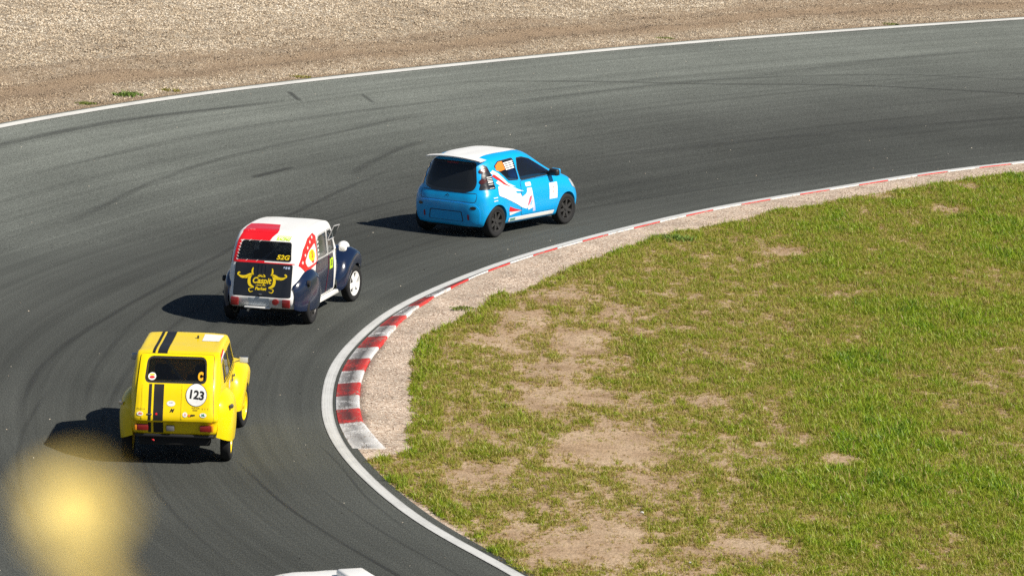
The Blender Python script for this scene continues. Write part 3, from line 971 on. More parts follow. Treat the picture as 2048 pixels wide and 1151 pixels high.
def make_wheel(root, x, y, r, w, rim_mat, style, steer=0.0, z=None, spin=0.0):
    s = 1 if y > 0 else -1
    e = empty('wheel', (x, y, r if z is None else z), steer, root)
    k = s
    prof = [(r * .66, -w * .40 * k), (r * .80, -w * .52 * k), (r * .93, -w * .50 * k), (r * .985, -w * .38 * k), (r, -w * .2 * k), (r, w * .2 * k), (r * .985, w * .38 * k), (r * .93, w * .50 * k), (r * .80, w * .52 * k), (r * .66, w * .40 * k), (r * .66, -w * .40 * k)]
    link('tyre', bm_mesh(arc_lathe(prof, 40)), M_RUBBER, e, 50)
    R_ = r * .665
    bm = arc_lathe([(R_, w * .42 * k), (R_ * 1.02, w * .45 * k), (R_ * .95, w * .45 * k), (R_ * .90, w * .36 * k), (R_ * .86, -w * .38 * k), (R_, -w * .42 * k)], 40)
    def spoke(a, wd, y0, y1, r0, r1, th=0.018):
        m_ = Matrix.Rotation(a, 3, 'Y')
        V = []
        for rr, yy, ww in ((r0, y0, wd * 1.25), (r1, y1, wd)):
            for dy in (-th, 0):
                for sx in (-1, 1): V.append(bm.verts.new(m_ @ Vector((rr, (yy + dy) * k, sx * ww))))
        for f in ((0, 1, 3, 2), (4, 6, 7, 5), (0, 4, 5, 1), (2, 3, 7, 6), (0, 2, 6, 4), (1, 5, 7, 3)):
            bm.faces.new([V[i] for i in f])
    if style == 'spokes':
        for i in range(7): spoke(spin + i * 2 * math.pi / 7, 0.024, w * .36, w * .40, R_ * .1, R_ * .93)
    elif style == 'five':
        for i in range(5):
            for q in (-.16, .16): spoke(spin + i * 2 * math.pi / 5 + q, 0.022, w * .40, w * .42, R_ * .12, R_ * .95)
    else:
        for i in range(12): spoke(spin + i * 2 * math.pi / 12, 0.030, w * .22, w * .34, R_ * .1, R_ * .93)
    lathe_bm([(0.001, w * .44 * k), (R_ * .18, w * .43 * k), (R_ * .22, w * .36 * k), (R_ * .24, w * .1 * k)], 20, 'y', bm)
    bmesh.ops.recalc_face_normals(bm, faces=list(bm.faces))
    link('rim', bm_mesh(bm), rim_mat, e, 35)
    link('brake_disc', bm_mesh(lathe_bm([(R_ * .78, 0.0), (R_ * .78, -0.012 * k), (0.02, -0.012 * k)], 28, 'y')), M_UNDER, e, 40)
    return e

def fender_bm(sec, s, n=4, m=5, thick=0.012):
    """sec: (x, z top, y outer, z bottom, y inner)"""
    rows = []
    for x, zt, yo, zb, yi in sec:
        d, h = yo - yi, zt - zb
        rows.append([(x, yi, zt), (x, yi + .40 * d, zt - .01 * h), (x, yi + .82 * d, zt - .13 * h), (x, yo, zt - .36 * h), (x, yo + .004, zt - .70 * h), (x, yo - .012, zb)])
    G = net(rows, n, m)
    bm = bmesh.new()
    V = [[bm.verts.new((p[0], s * p[1], p[2])) for p in r_] for r_ in G]
    for i in range(len(V) - 1):
        for j in range(len(V[0]) - 1): bm.faces.new((V[i][j], V[i][j + 1], V[i + 1][j + 1], V[i + 1][j]))
    bmesh.ops.remove_doubles(bm, verts=list(bm.verts), dist=1e-5)
    bmesh.ops.dissolve_degenerate(bm, edges=list(bm.edges), dist=1e-5)
    bmesh.ops.recalc_face_normals(bm, faces=list(bm.faces))
    c = Vector((sum(q[0] for q in sec) / len(sec), 0, 0.1))
    if sum((f.calc_center_median() - c).dot(f.normal) for f in bm.faces) < 0: bmesh.ops.reverse_faces(bm, faces=list(bm.faces))
    bmesh.ops.solidify(bm, geom=list(bm.faces), thickness=thick)
    return bm

def cavity_bm(profile, hw):
    """closed hollow following a side profile, half width a function of height"""
    bm = bmesh.new()
    A = [bm.verts.new((x, hw(z), z)) for x, z in profile]; B = [bm.verts.new((x, -hw(z), z)) for x, z in profile]
    n = len(profile)
    for i in range(n): bm.faces.new((A[i], A[(i + 1) % n], B[(i + 1) % n], B[i]))
    fa, fb = bm.faces.new(A), bm.faces.new(B[::-1])
    bmesh.ops.triangulate(bm, faces=[fa, fb])
    bmesh.ops.recalc_face_normals(bm, faces=list(bm.faces))
    return bm

def window(root, surf, poly, axis, glass=None, off=-0.008, seal=0.022, seal_off=0.004, name='window', seal_mat=None):
    g = panel(name, surf, poly, axis, glass or M_GLASS, root, off, 0.06)
    if seal: panel('seal', surf, keyhole(grow(poly, seal), grow(poly, -0.004)), axis, seal_mat or M_BLACK, g, seal_off, 0.06)
    return g

def seat(root, x, y, w=0.44, mat=None):
    bm = bmesh.new()
    box_bm(x + .22, y, .42, .46, w, .14, .05, bm)
    box_bm(x - .03, y, .72, .12, w, .62, .05, bm, rot=Matrix.Rotation(-.18, 3, 'Y'))
    box_bm(x - .10, y, 1.08, .08, w * .5, .16, .035, bm)
    return link('seat', bm_mesh(bm), mat or M_SEAT, root, 50)

# ================================================================= yellow car
def yellow_car():
    root = empty('race_car', (-4.40, 59.01, 0.0), R(89.4))
    tag(root, 'boxy yellow vintage race car with black stripes and number 123 on its tailgate', 'race car', 'race cars rounding the bend')
    YEL = paint('yellow_paint', (0.90, 0.66, 0.0), 0.34, 0.2, grime=0.04)
    def row(x, ys, zs):
        xs = x if isinstance(x, (list, tuple)) else [x] * 10
        return list(zip(xs, ys, zs))
    Zr = [.42, .45, .60, .635, .86, 1.05, 1.24, 1.42, 1.455]
    rows = [
        row([-.53, -.565, -.615, -.655, -.60, -.53, -.38, -.20, -.08, .10], [0] * 10, Zr + [1.465]),
        row([-.53, -.565, -.615, -.655, -.60, -.53, -.38, -.20, -.08, .12], [.24, .25, .25, .26, .25, .25, .24, .23, .20, 0], Zr + [1.465]),
        row([-.52, -.555, -.605, -.645, -.595, -.52, -.375, -.19, -.07, .15], [.46, .49, .50, .51, .505, .50, .495, .487, .47, 0], Zr + [1.466]),
        row([-.48, -.515, -.56, -.59, -.54, -.47, -.32, -.14, -.03, .20], [.52, .545, .555, .56, .56, .555, .55, .54, .52, 0], Zr + [1.467]),
        row([-.2, -.2, -.2, -.2, -.2, -.15, -.05, .04, .12, .30], [.55, .58, .60, .605, .61, .605, .58, .55, .525, 0], [.38, .42, .60, .65, .86, 1.03, 1.22, 1.405, 1.45, 1.47]),
        row([.5, .5, .5, .5, .5, .5, .5, .5, .5, .6], [.56, .59, .61, .615, .625, .62, .585, .55, .525, 0], [.36, .40, .60, .65, .86, 1.03, 1.22, 1.41, 1.455, 1.465]),
        row([1.1] * 10, [.56, .59, .61, .615, .625, .62, .585, .55, .525, 0], [.36, .40, .60, .65, .86, 1.03, 1.22, 1.41, 1.455, 1.468]),
        row([1.6, 1.6, 1.6, 1.6, 1.6, 1.62, 1.58, 1.5, 1.46, 1.45], [.56, .585, .605, .61, .62, .61, .575, .545, .515, 0], [.36, .40, .60, .65, .86, 1.03, 1.22, 1.39, 1.435, 1.46]),
        row([1.9, 1.9, 1.9, 1.9, 1.9, 1.9, 1.86, 1.8, 1.76, 1.72], [.54, .57, .59, .595, .60, .59, .56, .52, .44, 0], [.36, .42, .60, .65, .86, 1.0, 1.1, 1.2, 1.25, 1.28]),
        row([2.08, 2.08, 2.08, 2.08, 2.08, 2.08, 2.05, 2.02, 2.0, 1.98], [.46, .48, .50, .50, .52, .51, .48, .43, .34, 0], [.36, .42, .60, .65, .84, .96, 1.01, 1.04, 1.06, 1.08]),
        row([2.5] * 10, [.36, .38, .40, .40, .41, .40, .37, .33, .25, 0], [.36, .42, .58, .63, .78, .88, .93, .955, .97, .985]),
        row([2.95] * 10, [.30, .33, .35, .35, .36, .35, .32, .28, .20, 0], [.38, .42, .54, .58, .70, .79, .84, .865, .88, .89]),
        row([2.98, 3.02, 3.04, 3.04, 3.04, 3.03, 3.01, 3.0, 2.99, 2.99], [0] * 10, [.38, .42, .54, .58, .70, .78, .83, .855, .87, .88])]
    bm = half_body_mesh(rows, 5, 5)
    sf = Surf(bm)
    rw = rnd([(.395, 1.115), (.375, 1.39), (-.375, 1.39), (-.395, 1.115)], .06)
    cutters = [cavity_bm([(-.42, .55), (-.42, .9), (-.22, 1.25), (-.02, 1.375), (.3, 1.40), (1.1, 1.42), (1.42, 1.40), (1.68, 1.2), (1.75, .95), (1.6, .45), (-.3, .45)], lambda z: .55 if z < 1.04 else (.48 if z < 1.38 else .40)),
               prism_bm(rw, 'x', -1.2, .2)]
    sidew = {}
    for sname, s in (('left', 1), ('right', -1)):
        q = rnd([(-.05, 1.06), (.02, 1.27), (.20, 1.315), (.22, 1.06)], .03)
        r1 = rnd([(.29, 1.05), (.29, 1.325), (.80, 1.34), (.83, 1.05)], .03)
        f1 = rnd([(.90, 1.05), (.88, 1.34), (1.40, 1.335), (1.62, 1.06)], .03)
        sidew[sname] = (q, r1, f1)
        for p in (q, r1, f1): cutters.append(prism_bm(p, 'y', s * .40, s * .95))
    for s in (1, -1):
        cutters.append(cyl_cut(0, .30, .36, s * .40, s * .95)); cutters.append(cyl_cut(2.40, .30, .40, s * .30, s * .95))
    cutters.append(prism_bm(rnd([(.40, 1.10), (.36, 1.42), (-.36, 1.42), (-.40, 1.10)], .06), 'x', 1.35, 2.2))
    body = link('body', cut(bm, cutters), YEL, root, 38)
    # tailgate with its window, stripes and stickers
    tg = rnd([(.515, .63), (.478, 1.43), (-.478, 1.43), (-.515, .63)], .03)
    gate = panel('tailgate', sf, keyhole(tg, grow(rw, .018)), 'rear', YEL, root, .016, .05, .012)
    panel('panel_gap', sf, keyhole(grow(tg, .010), grow(tg, -.03)), 'rear', M_BLACK, body, .0025, .05)
    for y_ in (.425, -.10): panel('pressed_rib', sf, rnd([(y_ - .012, .66), (y_ + .012, .66), (y_ + .010, 1.08), (y_ - .010, 1.08)], .008), 'rear', YEL, gate, .0195, .06, .006)
    window(root, sf, rw, 'rear', M_GLASS_DK, -.004, .026, .010, 'rear_window')
    for nm, (ya, yb) in (('stripe', (.275, .145)), ('stripe', (.345, .305))):
        for z0, z1, o_ in ((.636, 1.085, .0195), (1.415, 1.45, .0195)):
            panel(nm, sf, [(ya, z0), (yb, z0), (yb, z1), (ya, z1)], 'rear', M_BLK_ST, gate if z1 < 1.2 else root, o_ if z1 < 1.2 else .004, .05)
        panel(nm, sf, [(ya, .455), (yb, .455), (yb, .60), (ya, .60)], 'rear', M_BLK_ST, body, .004, .05)
        panel(nm, sf, [(-.12, ya), (-.12, yb), (1.44, yb), (1.44, ya)], 'top', M_BLK_ST, body, .004, .08)
        panel(nm, sf, [(2.06, ya), (2.06, yb), (2.95, yb), (2.95, ya)], 'top', M_BLK_ST, body, .004, .08)
    st = .020
    c = panel('number_roundel', sf, circle(-.285, .962, .138, .140), 'rear', M_STICKER, gate, st, .05)
    panel('roundel_rim', sf, keyhole(circle(-.285, .962, .141, .143), circle(-.285, .962, .135, .137)), 'rear', M_BLK_ST, c, st + .001, .05)
    panel('number', sf, text_bm('123', .145, .0, .006, -.285, .962, 1.0, True, R(-6)), 'rear', M_BLK_ST, c, st + .0015, .05)
    c = panel('sticker', sf, circle(.045, .85, .056, .036), 'rear', M_STICKER, gate, st, .05)
    panel('lettering', sf, text_bm('IHR', .028, 0, 0, .045, .858, 1, True), 'rear', plain('grey_print', (.35, .32, .25), .6), c, st + .0012, .05)
    c = panel('sticker', sf, circle(.445, .715, .038, .026), 'rear', M_STICKER, gate, st, .05)
    panel('lettering', sf, text_bm('diRo', .03, .2, .001, .445, .715, .85, True), 'rear', M_RED_ST, c, st + .0012, .05)
    panel('lettering', sf, text_bm('Dyane 6', .034, .2, 0, .44, .775, .9, True), 'rear', plain('olive_print', (.25, .2, .02), .6), gate, st, .05)
    panel('lettering', sf, text_bm('M', .06, .45, .003, .035, .76, 1.0, True), 'rear', M_BLK_ST, gate, st, .05)
    c = panel('sticker', sf, circle(-.145, .715, .031), 'rear', M_STICKER, gate, st, .05)
    panel('lettering', sf, text_bm('U', .036, .2, .001, -.145, .715, 1, True), 'rear', M_RED_ST, c, st + .0012, .05)
    panel('sticker', sf, text_bm('gesa', .036, .3, .002, -.245, .712, 1.0, True), 'rear', M_BLK_ST, gate, st, .05)
    panel('sticker', sf, circle(-.20, .705, .018, .013, rot=.5), 'rear', M_ORG_ST, gate, st, .05)
    c = panel('sticker', sf, circle(-.385, .715, .044, .028), 'rear', M_STICKER, gate, st, .05)
    panel('lettering', sf, text_bm('NL', .034, .1, .003, -.385, .715, 1, True), 'rear', M_GRN_ST, c, st + .0012, .05)
    for i, t_ in enumerate(('RUN FOR', 'SERIES')):
        panel('lettering', sf, text_bm(t_, .028, 0, 0, -.285 + .01 * i, .80 - .028 * i, .9, True), 'rear', M_BLK_ST, gate, st, .05)
    for i in range(3): panel('lettering', sf, text_bm('Y', .04, 0, 0, -.375 - .035 * i, .79, .8, True), 'rear', plain('olive_print', (.25, .2, .02), .6), gate, st, .05)
    panel('sticker', sf, circle(.232, .715, .014), 'rear', M_RED_ST, gate, st + .002, .05)
    link('handle', box_bm(-.665, .325, .70, .03, .06, .022, .006).__class__ and bm_mesh(box_bm(-.668, .325, .715, .03, .07, .022, .006)), M_CHROME, gate, 40)
    # stickers on the rear window
    c = panel('sticker', sf, circle(.315, 1.175, .052, .045), 'rear', M_STICKER, gate, .012, .05)
    panel('sticker_print', sf, [(.285, 1.185), (.285, 1.205), (.345, 1.205), (.345, 1.185)], 'rear', M_YEL_ST, c, .0135, .05)
    panel('sticker_print', sf, circle(.315, 1.165, .036, .016), 'rear', M_RED_ST, c, .0135, .05)
    panel('lettering', sf, text_bm('C', .125, 0, .010, -.325, 1.185, .72, True), 'rear', plain('amber_letter', (.85, .42, .01), .5), gate, .012, .05)
    # lower rear panel
    for s in (1, -1):
        lamp = link('tail_light', bm_mesh(box_bm(-.615, s * .415, .53, .05, .15, .085, .012)), M_LAMP_RED, root, 40)
        link('indicator_lens', bm_mesh(box_bm(-.612, s * .505, .53, .05, .032, .088, .01)), M_LAMP_AMB, lamp, 40)
    link('number_plate_lamp', bm_mesh(box_bm(-.612, .05, .525, .035, .105, .075, .008)), plain('grey_plastic', (.12, .12, .13), .6), root, 40)
    link('rear_bumper', bm_mesh(box_bm(-.54, 0, .415, .10, 1.04, .04, .015)), M_BLACK, root, 40)
    link('valance', bm_mesh(box_bm(-.42, 0, .34, .2, .95, .13, .03)), M_UNDER, root, 40)
    link('tow_hook', bm_mesh(tube_bm([(-.50, .285, .36), (-.56, .285, .355), (-.56, .265, .34)], .010)), M_RED_ST, root, 40)
    link('exhaust', bm_mesh(tube_bm([(-.3, -.5, .37), (-.57, -.53, .38)], .018, 12)), M_CHROME, root, 40)
    link('floor', bm_mesh(box_bm(1.1, 0, .31, 2.6, .9, .1, .03)), M_UNDER, root, 40)
    # sides
    for sname, s in (('left', 1), ('right', -1)):
        for p in sidew[sname]: window(root, sf, p, sname, M_GLASS, -.006, .016, .003)
        d1 = [(.36, .47), (.26, .75), (.26, 1.0), (.845, 1.0), (.845, .42), (.42, .42)]
        d2 = [(.86, .42), (.86, 1.0), (1.64, 1.0), (1.70, .42)]
        for d_, hx in ((d1, .74), (d2, 1.12)):
            dp = panel('door', sf, rnd(d_, .03), sname, YEL, root, .010, .05, .012)
            panel('panel_gap', sf, grow(rnd(d_, .03), .010), sname, M_BLACK, body, .002, .08)
            link('door_handle', bm_mesh(box_bm(hx, s * .655, .95, .10, .03, .022, .008)), M_CHROME, dp, 40)
        panel('door_sticker', sf, circle(.55, .93, .06), sname, M_STICKER, root, .013, .05)
        panel('door_sticker', sf, [(.95, .88), (1.08, .88), (1.08, .98), (.95, .98)], sname, M_BLK_ST, root, .013, .05)
        # tricolour flash on the roof corner
        fl = panel('roof_flash', sf, [(-.13, 1.315), (-.02, 1.385), (.42, 1.405), (.5, 1.375), (.05, 1.35)], sname, M_STICKER, root, .004, .05)
        panel('flash_band', sf, [(-.13, 1.335), (-.04, 1.405), (.42, 1.43), (.45, 1.405), (.0, 1.375)], sname, M_RED_ST, fl, .0055, .05)
        panel('flash_band', sf, [(-.14, 1.30), (.05, 1.345), (.5, 1.372), (.5, 1.36), (.05, 1.33)], sname, M_BLU_ST, fl, .0055, .05)
        rf = link('rear_fender', bm_mesh(fender_bm([(-.52, .78, .565, .40, .53), (-.46, .86, .66, .36, .53), (-.32, .92, .735, .32, .53), (0, .96, .76, .29, .53), (.28, .93, .75, .29, .53), (.46, .82, .70, .30, .53), (.56, .66, .62, .32, .53)], s)), YEL, root, 50)
        link('front_fender', bm_mesh(fender_bm([(1.72, .62, .62, .33, .40), (1.80, .80, .71, .33, .40), (2.0, .92, .745, .40, .38), (2.2, .945, .755, .56, .36), (2.4, .945, .755, .62, .34), (2.65, .93, .755, .56, .32), (2.85, .88, .74, .48, .30), (3.02, .80, .70, .45, .30)], s)), YEL, root, 50)
        link('reflector', bm_mesh(lathe_bm([(.001, -.02), (.03, -.015), (.03, .02)], 16, 'x', center=(-.37, s * .735, .80))), M_CHROME, rf, 40)
        mr = link('mirror', bm_mesh(box_bm(1.72, s * .74, 1.06, .05, .13, .095, .02)), M_CHROME, root, 40)
        link('mirror_glass', bm_mesh(box_bm(1.694, s * .74, 1.06, .006, .11, .075, .002)), M_LENS, mr, 40)
        link('mirror_arm', bm_mesh(tube_bm([(1.72, s * .60, 1.02), (1.72, s * .69, 1.05)], .009)), M_CHROME, mr, 40)
        link('headlight', bm_mesh(box_bm(3.02, s * .55, .74, .06, .24, .14, .03)), M_LENS, root, 40)
        make_wheel(root, 0, s * .655, .30, .135, YEL, 'steel', z=.30)
        make_wheel(root, 2.40, s * .655, .30, .135, YEL, 'steel', R(-7))
    link('front_bumper', bm_mesh(box_bm(3.06, 0, .42, .1, 1.3, .12, .03)), M_BLACK, root, 40)
    link('roof_aerial', bm_mesh(box_bm(.95, -.17, 1.485, .05, .025, .04, .006)), M_BLACK, root, 40)
    panel('roof_plate', sf, [(.75, -.24), (1.25, -.24), (1.25, -.5), (.75, -.47)], 'top', M_STICKER, root, .004, .08)
    seat(root, .75, .27); seat(root, .75, -.27)
    bmc = tube_bm([(.38, .47, .5), (.42, .44, 1.25), (.45, .36, 1.36), (.45, -.36, 1.36), (.42, -.44, 1.25), (.38, -.47, .5)], .02)
    tube_bm([(.45, .3, 1.35), (-.1, -.38, .7)], .018, bm=bmc); tube_bm([(.45, .36, 1.36), (1.35, .36, 1.37), (1.7, .42, 1.1)], .02, bm=bmc); tube_bm([(.45, -.36, 1.36), (1.35, -.36, 1.37), (1.7, -.42, 1.1)], .02, bm=bmc)
    link('roll_cage', bm_mesh(bmc), M_BAR, root, 60)
    return root

# ================================================================= navy car
def navy_car():
    root = empty('race_car', (-3.81, 70.37, 0.0), R(77.1))
    tag(root, 'rounded dark blue vintage race car with red and white roof and black boot lid', 'race car', 'race cars rounding the bend')
    NAVY = paint('navy_paint', (0.005, 0.013, 0.042), 0.22, 0.5, grime=0.05)
    REDP = paint('red_paint', (0.72, 0.010, 0.018), 0.35, 0.4)
    WH = M_WHITE
    def row(x, ys, zs):
        xs = x if isinstance(x, (list, tuple)) else [x] * 10
        return list(zip(xs, ys, zs))
    Zr = [.28, .31, .46, .49, .72, .98, 1.14, 1.32]
    rows = [
        row([-.47, -.525, -.60, -.59, -.535, -.46, -.39, -.25, -.04, .25], [0] * 10, Zr + [1.435, 1.455]),
        row([-.47, -.525, -.60, -.59, -.535, -.46, -.39, -.25, -.04, .27], [.23, .24, .25, .25, .25, .245, .24, .23, .20, 0], Zr + [1.435, 1.455]),
        row([-.46, -.515, -.59, -.58, -.525, -.45, -.38, -.24, -.03, .3], [.45, .47, .485, .49, .485, .478, .472, .465, .455, 0], Zr + [1.432, 1.456]),
        row([-.45, -.50, -.53, -.53, -.48, -.40, -.32, -.17, .03, .36], [.49, .52, .535, .54, .545, .54, .535, .525, .505, 0], Zr + [1.42, 1.458]),
        row([-.1, -.1, -.1, -.1, -.1, -.05, .02, .10, .24, .5], [.52, .55, .575, .58, .60, .60, .585, .56, .525, 0], [.28, .31, .46, .50, .74, .97, 1.14, 1.32, 1.44, 1.468]),
        row([.6, .6, .6, .6, .6, .6, .6, .6, .6, .75], [.53, .56, .59, .595, .62, .61, .59, .565, .525, 0], [.27, .30, .46, .50, .74, .97, 1.15, 1.35, 1.46, 1.482]),
        row([1.15] * 10, [.53, .56, .59, .595, .62, .61, .59, .565, .52, 0], [.27, .30, .46, .50, .74, .97, 1.16, 1.35, 1.455, 1.478]),
        row([1.5, 1.5, 1.5, 1.5, 1.5, 1.51, 1.52, 1.47, 1.42, 1.4], [.53, .555, .585, .59, .61, .60, .575, .55, .505, 0], [.27, .30, .46, .50, .74, .97, 1.15, 1.32, 1.42, 1.45]),
        row([1.74, 1.74, 1.74, 1.74, 1.74, 1.74, 1.69, 1.65, 1.62, 1.6], [.52, .545, .57, .575, .58, .565, .54, .51, .43, 0], [.27, .30, .46, .50, .74, .96, 1.07, 1.18, 1.24, 1.28]),
        row([1.87, 1.87, 1.87, 1.87, 1.87, 1.86, 1.84, 1.82, 1.8, 1.78], [.46, .49, .50, .50, .49, .46, .42, .37, .28, 0], [.29, .32, .46, .50, .72, .87, .94, .98, 1.02, 1.05]),
        row([2.4] * 10, [.30, .33, .34, .34, .33, .31, .28, .24, .17, 0], [.31, .35, .45, .49, .66, .77, .825, .855, .88, .90]),
        row([2.83] * 10, [.22, .24, .25, .25, .25, .24, .21, .18, .12, 0], [.34, .37, .43, .46, .57, .65, .70, .73, .75, .76]),
        row([2.86, 2.89, 2.9, 2.9, 2.9, 2.89, 2.88, 2.87, 2.86, 2.86], [0] * 10, [.34, .37, .43, .46, .57, .65, .70, .73, .745, .755])]
    bm = half_body_mesh(rows, 5, 5)
    sf = Surf(bm)
    rw = rnd([(.435, 1.035), (.395, 1.30), (-.395, 1.30), (-.435, 1.035)], .035)
    cutters = [cavity_bm([(-.40, .52), (-.40, .9), (-.27, 1.15), (-.06, 1.35), (.25, 1.40), (.75, 1.43), (1.2, 1.42), (1.40, 1.36), (1.58, 1.2), (1.66, .9), (1.5, .38), (-.3, .38)], lambda z: .55 if z < .99 else (.50 if z < 1.3 else (.44 if z < 1.40 else .38))),
               prism_bm(rw, 'x', -1.2, .1)]
    sw = (rnd([(.50, .955), (.50, 1.22), (.62, 1.31), (1.03, 1.325), (1.05, .955)], .03), rnd([(1.12, .955), (1.11, 1.325), (1.36, 1.32), (1.50, .965)], .03))
    for s in (1, -1):
        for p in sw: cutters.append(prism_bm(p, 'y', s * .40, s * .95))
        cutters.append(cyl_cut(0, .29, .34, s * .40, s * .95))
    cutters.append(prism_bm(rnd([(.42, 1.09), (.39, 1.38), (-.39, 1.38), (-.42, 1.09)], .04), 'x', 1.3, 2.0))
    body = link('body', cut(bm, cutters), WH, root, 38)
    # boot lid
    bl = rnd([(.445, .485), (.445, .975), (-.465, .975), (-.475, .485)], .02)
    boot = panel('boot_lid', sf, bl, 'rear', M_GLOSSBLACK, root, .014, .06, .014)
    for y_ in (-.06, 0, .06): panel('boot_rib', sf, [(y_ - .012, .80), (y_ + .012, .80), (y_ + .012, .965), (y_ - .012, .965)], 'rear', M_GLOSSBLACK, boot, .022, .06, .01)
    # yellow crest on the boot lid
    st = .0185
    def curl(cx, cz, pts, w):
        """tapered stroke along points given in boot-lid coordinates (y to the right of the picture is negative)"""
        L = np.asarray(spline([(a, b, 0) for a, b in pts], 6))[:, :2]
        nn_ = normals(L); n__ = len(L)
        ww = w * (0.25 + 0.75 * np.sin(np.linspace(0.15, math.pi * .92, n__)))
        A_ = L + nn_ * ww[:, None]; B_ = L - nn_ * ww[:, None]
        bmq = bmesh.new()
        va = [bmq.verts.new((*p, 0)) for p in A_]; vb = [bmq.verts.new((*p, 0)) for p in B_]
        for i in range(n__ - 1): bmq.faces.new((va[i], va[i + 1], vb[i + 1], vb[i]))
        return bmq
    crest = panel('crest_lettering', sf, text_bm('Caspit', .125, .25, .004, .005, .715, .95, True), 'rear', M_YEL_ST, boot, st, .05)
    panel('crest_lettering', sf, text_bm('RACE', .05, .2, .003, .01, .79, 1.0, True), 'rear', M_YEL_ST, boot, st, .05)
    panel('crest_lettering', sf, text_bm('Parket', .062, .2, .003, .01, .592, 1.1, True), 'rear', M_YEL_ST, boot, st, .05)
    panel('crest_lettering', sf, text_bm('- SINCE 1998 -', .03, .1, .001, .01, .645, .95, True), 'rear', M_YEL_ST, boot, st, .05)
    for s in (1, -1):
        for pts, w in (([(s * .38, .775), (s * .395, .80), (s * .38, .825), (s * .36, .82)], .012), ([(s * .385, .79), (s * .34, .765), (s * .27, .765), (s * .2, .80), (s * .14, .815)], .022), ([(s * .30, .745), (s * .24, .755), (s * .18, .79), (s * .15, .83)], .012),
                       ([(s * .17, .80), (s * .205, .73), (s * .19, .65), (s * .12, .61)], .024), ([(s * .145, .80), (s * .165, .85), (s * .155, .91)], .014), ([(s * .15, .60), (s * .20, .58), (s * .18, .54), (s * .13, .55)], .008)):
            panel('crest_scroll', sf, curl(0, 0, pts, w), 'rear', M_YEL_ST, boot, st + .001, .06)
    panel('boot_badge', sf, text_bm('S E G', .04, .1, .004, -.385, .93, 1.1, True), 'rear', plain('pale_blue_print', (.45, .55, .75), .5), boot, st, .05)
    link('boot_handle', bm_mesh(box_bm(-.615, .0, .515, .03, .05, .03, .008)), M_CHROME, boot, 40)
    panel('panel_gap', sf, keyhole(grow(bl, .010), grow(bl, -.03)), 'rear', M_BLACK, body, .0025, .06)
    # rear window, red half of the roof skin
    redp = [(.505, .985), (-.01, .985), (-.01, 1.02), (.45, 1.02), (.41, 1.315), (-.04, 1.315), (-.06, 1.36), (-.12, 1.425), (.44, 1.418), (.455, 1.39), (.475, 1.30)]
    red = panel('roof_panel', sf, redp, 'rear', REDP, root, .005, .04)
    panel('roof_panel', sf, [(-.10, .452), (-.09, -.115), (.0, -.115), (.25, -.05), (.47, .0), (.44, .475), (.2, .48), (.05, .465)], 'top', REDP, root, .0065, .04)
    panel('roof_panel_trim', sf, [(-.01, .985), (-.50, .985), (-.50, 1.0), (-.01, 1.0)], 'rear', REDP, root, .005, .05)
    g = window(root, sf, rw, 'rear', glass_mat('clear_glass', (.62, .66, .68), .12), -.004, .010, .004, 'rear_window')
    for k_ in range(7):
        t_ = k_ / 6
        panel('lacing', sf, [(.455 - .02 * t_, 1.03 + .27 * t_), (.425 - .02 * t_, 1.015 + .27 * t_), (.42 - .02 * t_, 1.022 + .27 * t_), (.45 - .02 * t_, 1.037 + .27 * t_)], 'rear', M_STICKER, red, .009, .05)
    for k_ in range(2):
        for zz in (1.02, 1.305):
            panel('lacing', sf, [(.30 - .17 * k_, zz - .012), (.27 - .17 * k_, zz + .012), (.262 - .17 * k_, zz + .012), (.292 - .17 * k_, zz - .012)], 'rear', M_STICKER, red, .009, .05)
    panel('window_number', sf, text_bm('52G', .095, .2, .003, -.30, 1.085, 1.25, True), 'rear', M_YEL_ST, g, .002, .05)
    for i in range(9): panel('roof_lettering', sf, [(-.13 - .027 * i, 1.37), (-.142 - .027 * i, 1.37), (-.155 - .027 * i, 1.388), (-.143 - .027 * i, 1.388)], 'rear', M_LIME_ST, root, .006, .05)
    panel('roof_lettering', sf, text_bm('RACING', .052, .3, .002, -.245, 1.343, 1.15, True), 'rear', M_LIME_ST, root, .006, .05)
    panel('roof_lettering', sf, text_bm('race', .05, .3, .0, .33, 1.44, 1.2, True), 'rear', plain('pink_print', (.75, .35, .35), .5), root, .006, .05)
    # bottom panel, lamps
    rp = link('rear_bumper', bm_mesh(box_bm(-.555, .06, .295, .07, .42, .025, .008)), WH, root, 40)
    panel('plate', sf, [(.20, .335), (-.14, .335), (-.14, .455), (.20, .455)], 'rear', plain('pale_plate', (.62, .68, .74), .5), root, .006, .08)
    for s in (1, -1): link('tail_light', bm_mesh(box_bm(-.612, s * .42, .385, .05, .13, .13, .014)), M_LAMP_RED, root, 40)
    link('fog_light', bm_mesh(lathe_bm([(.001, -.03), (.05, -.025), (.052, .02)], 20, 'x', center=(-.605, -.245, .405))), M_LAMP_RED, root, 40)
    link('floor', bm_mesh(box_bm(1.0, 0, .24, 2.6, .9, .08, .03)), M_UNDER, root, 40)
    link('exhaust', bm_mesh(tube_bm([(-.2, .2, .24), (-.6, .2, .25)], .02, 12)), M_CHROME, root, 40)
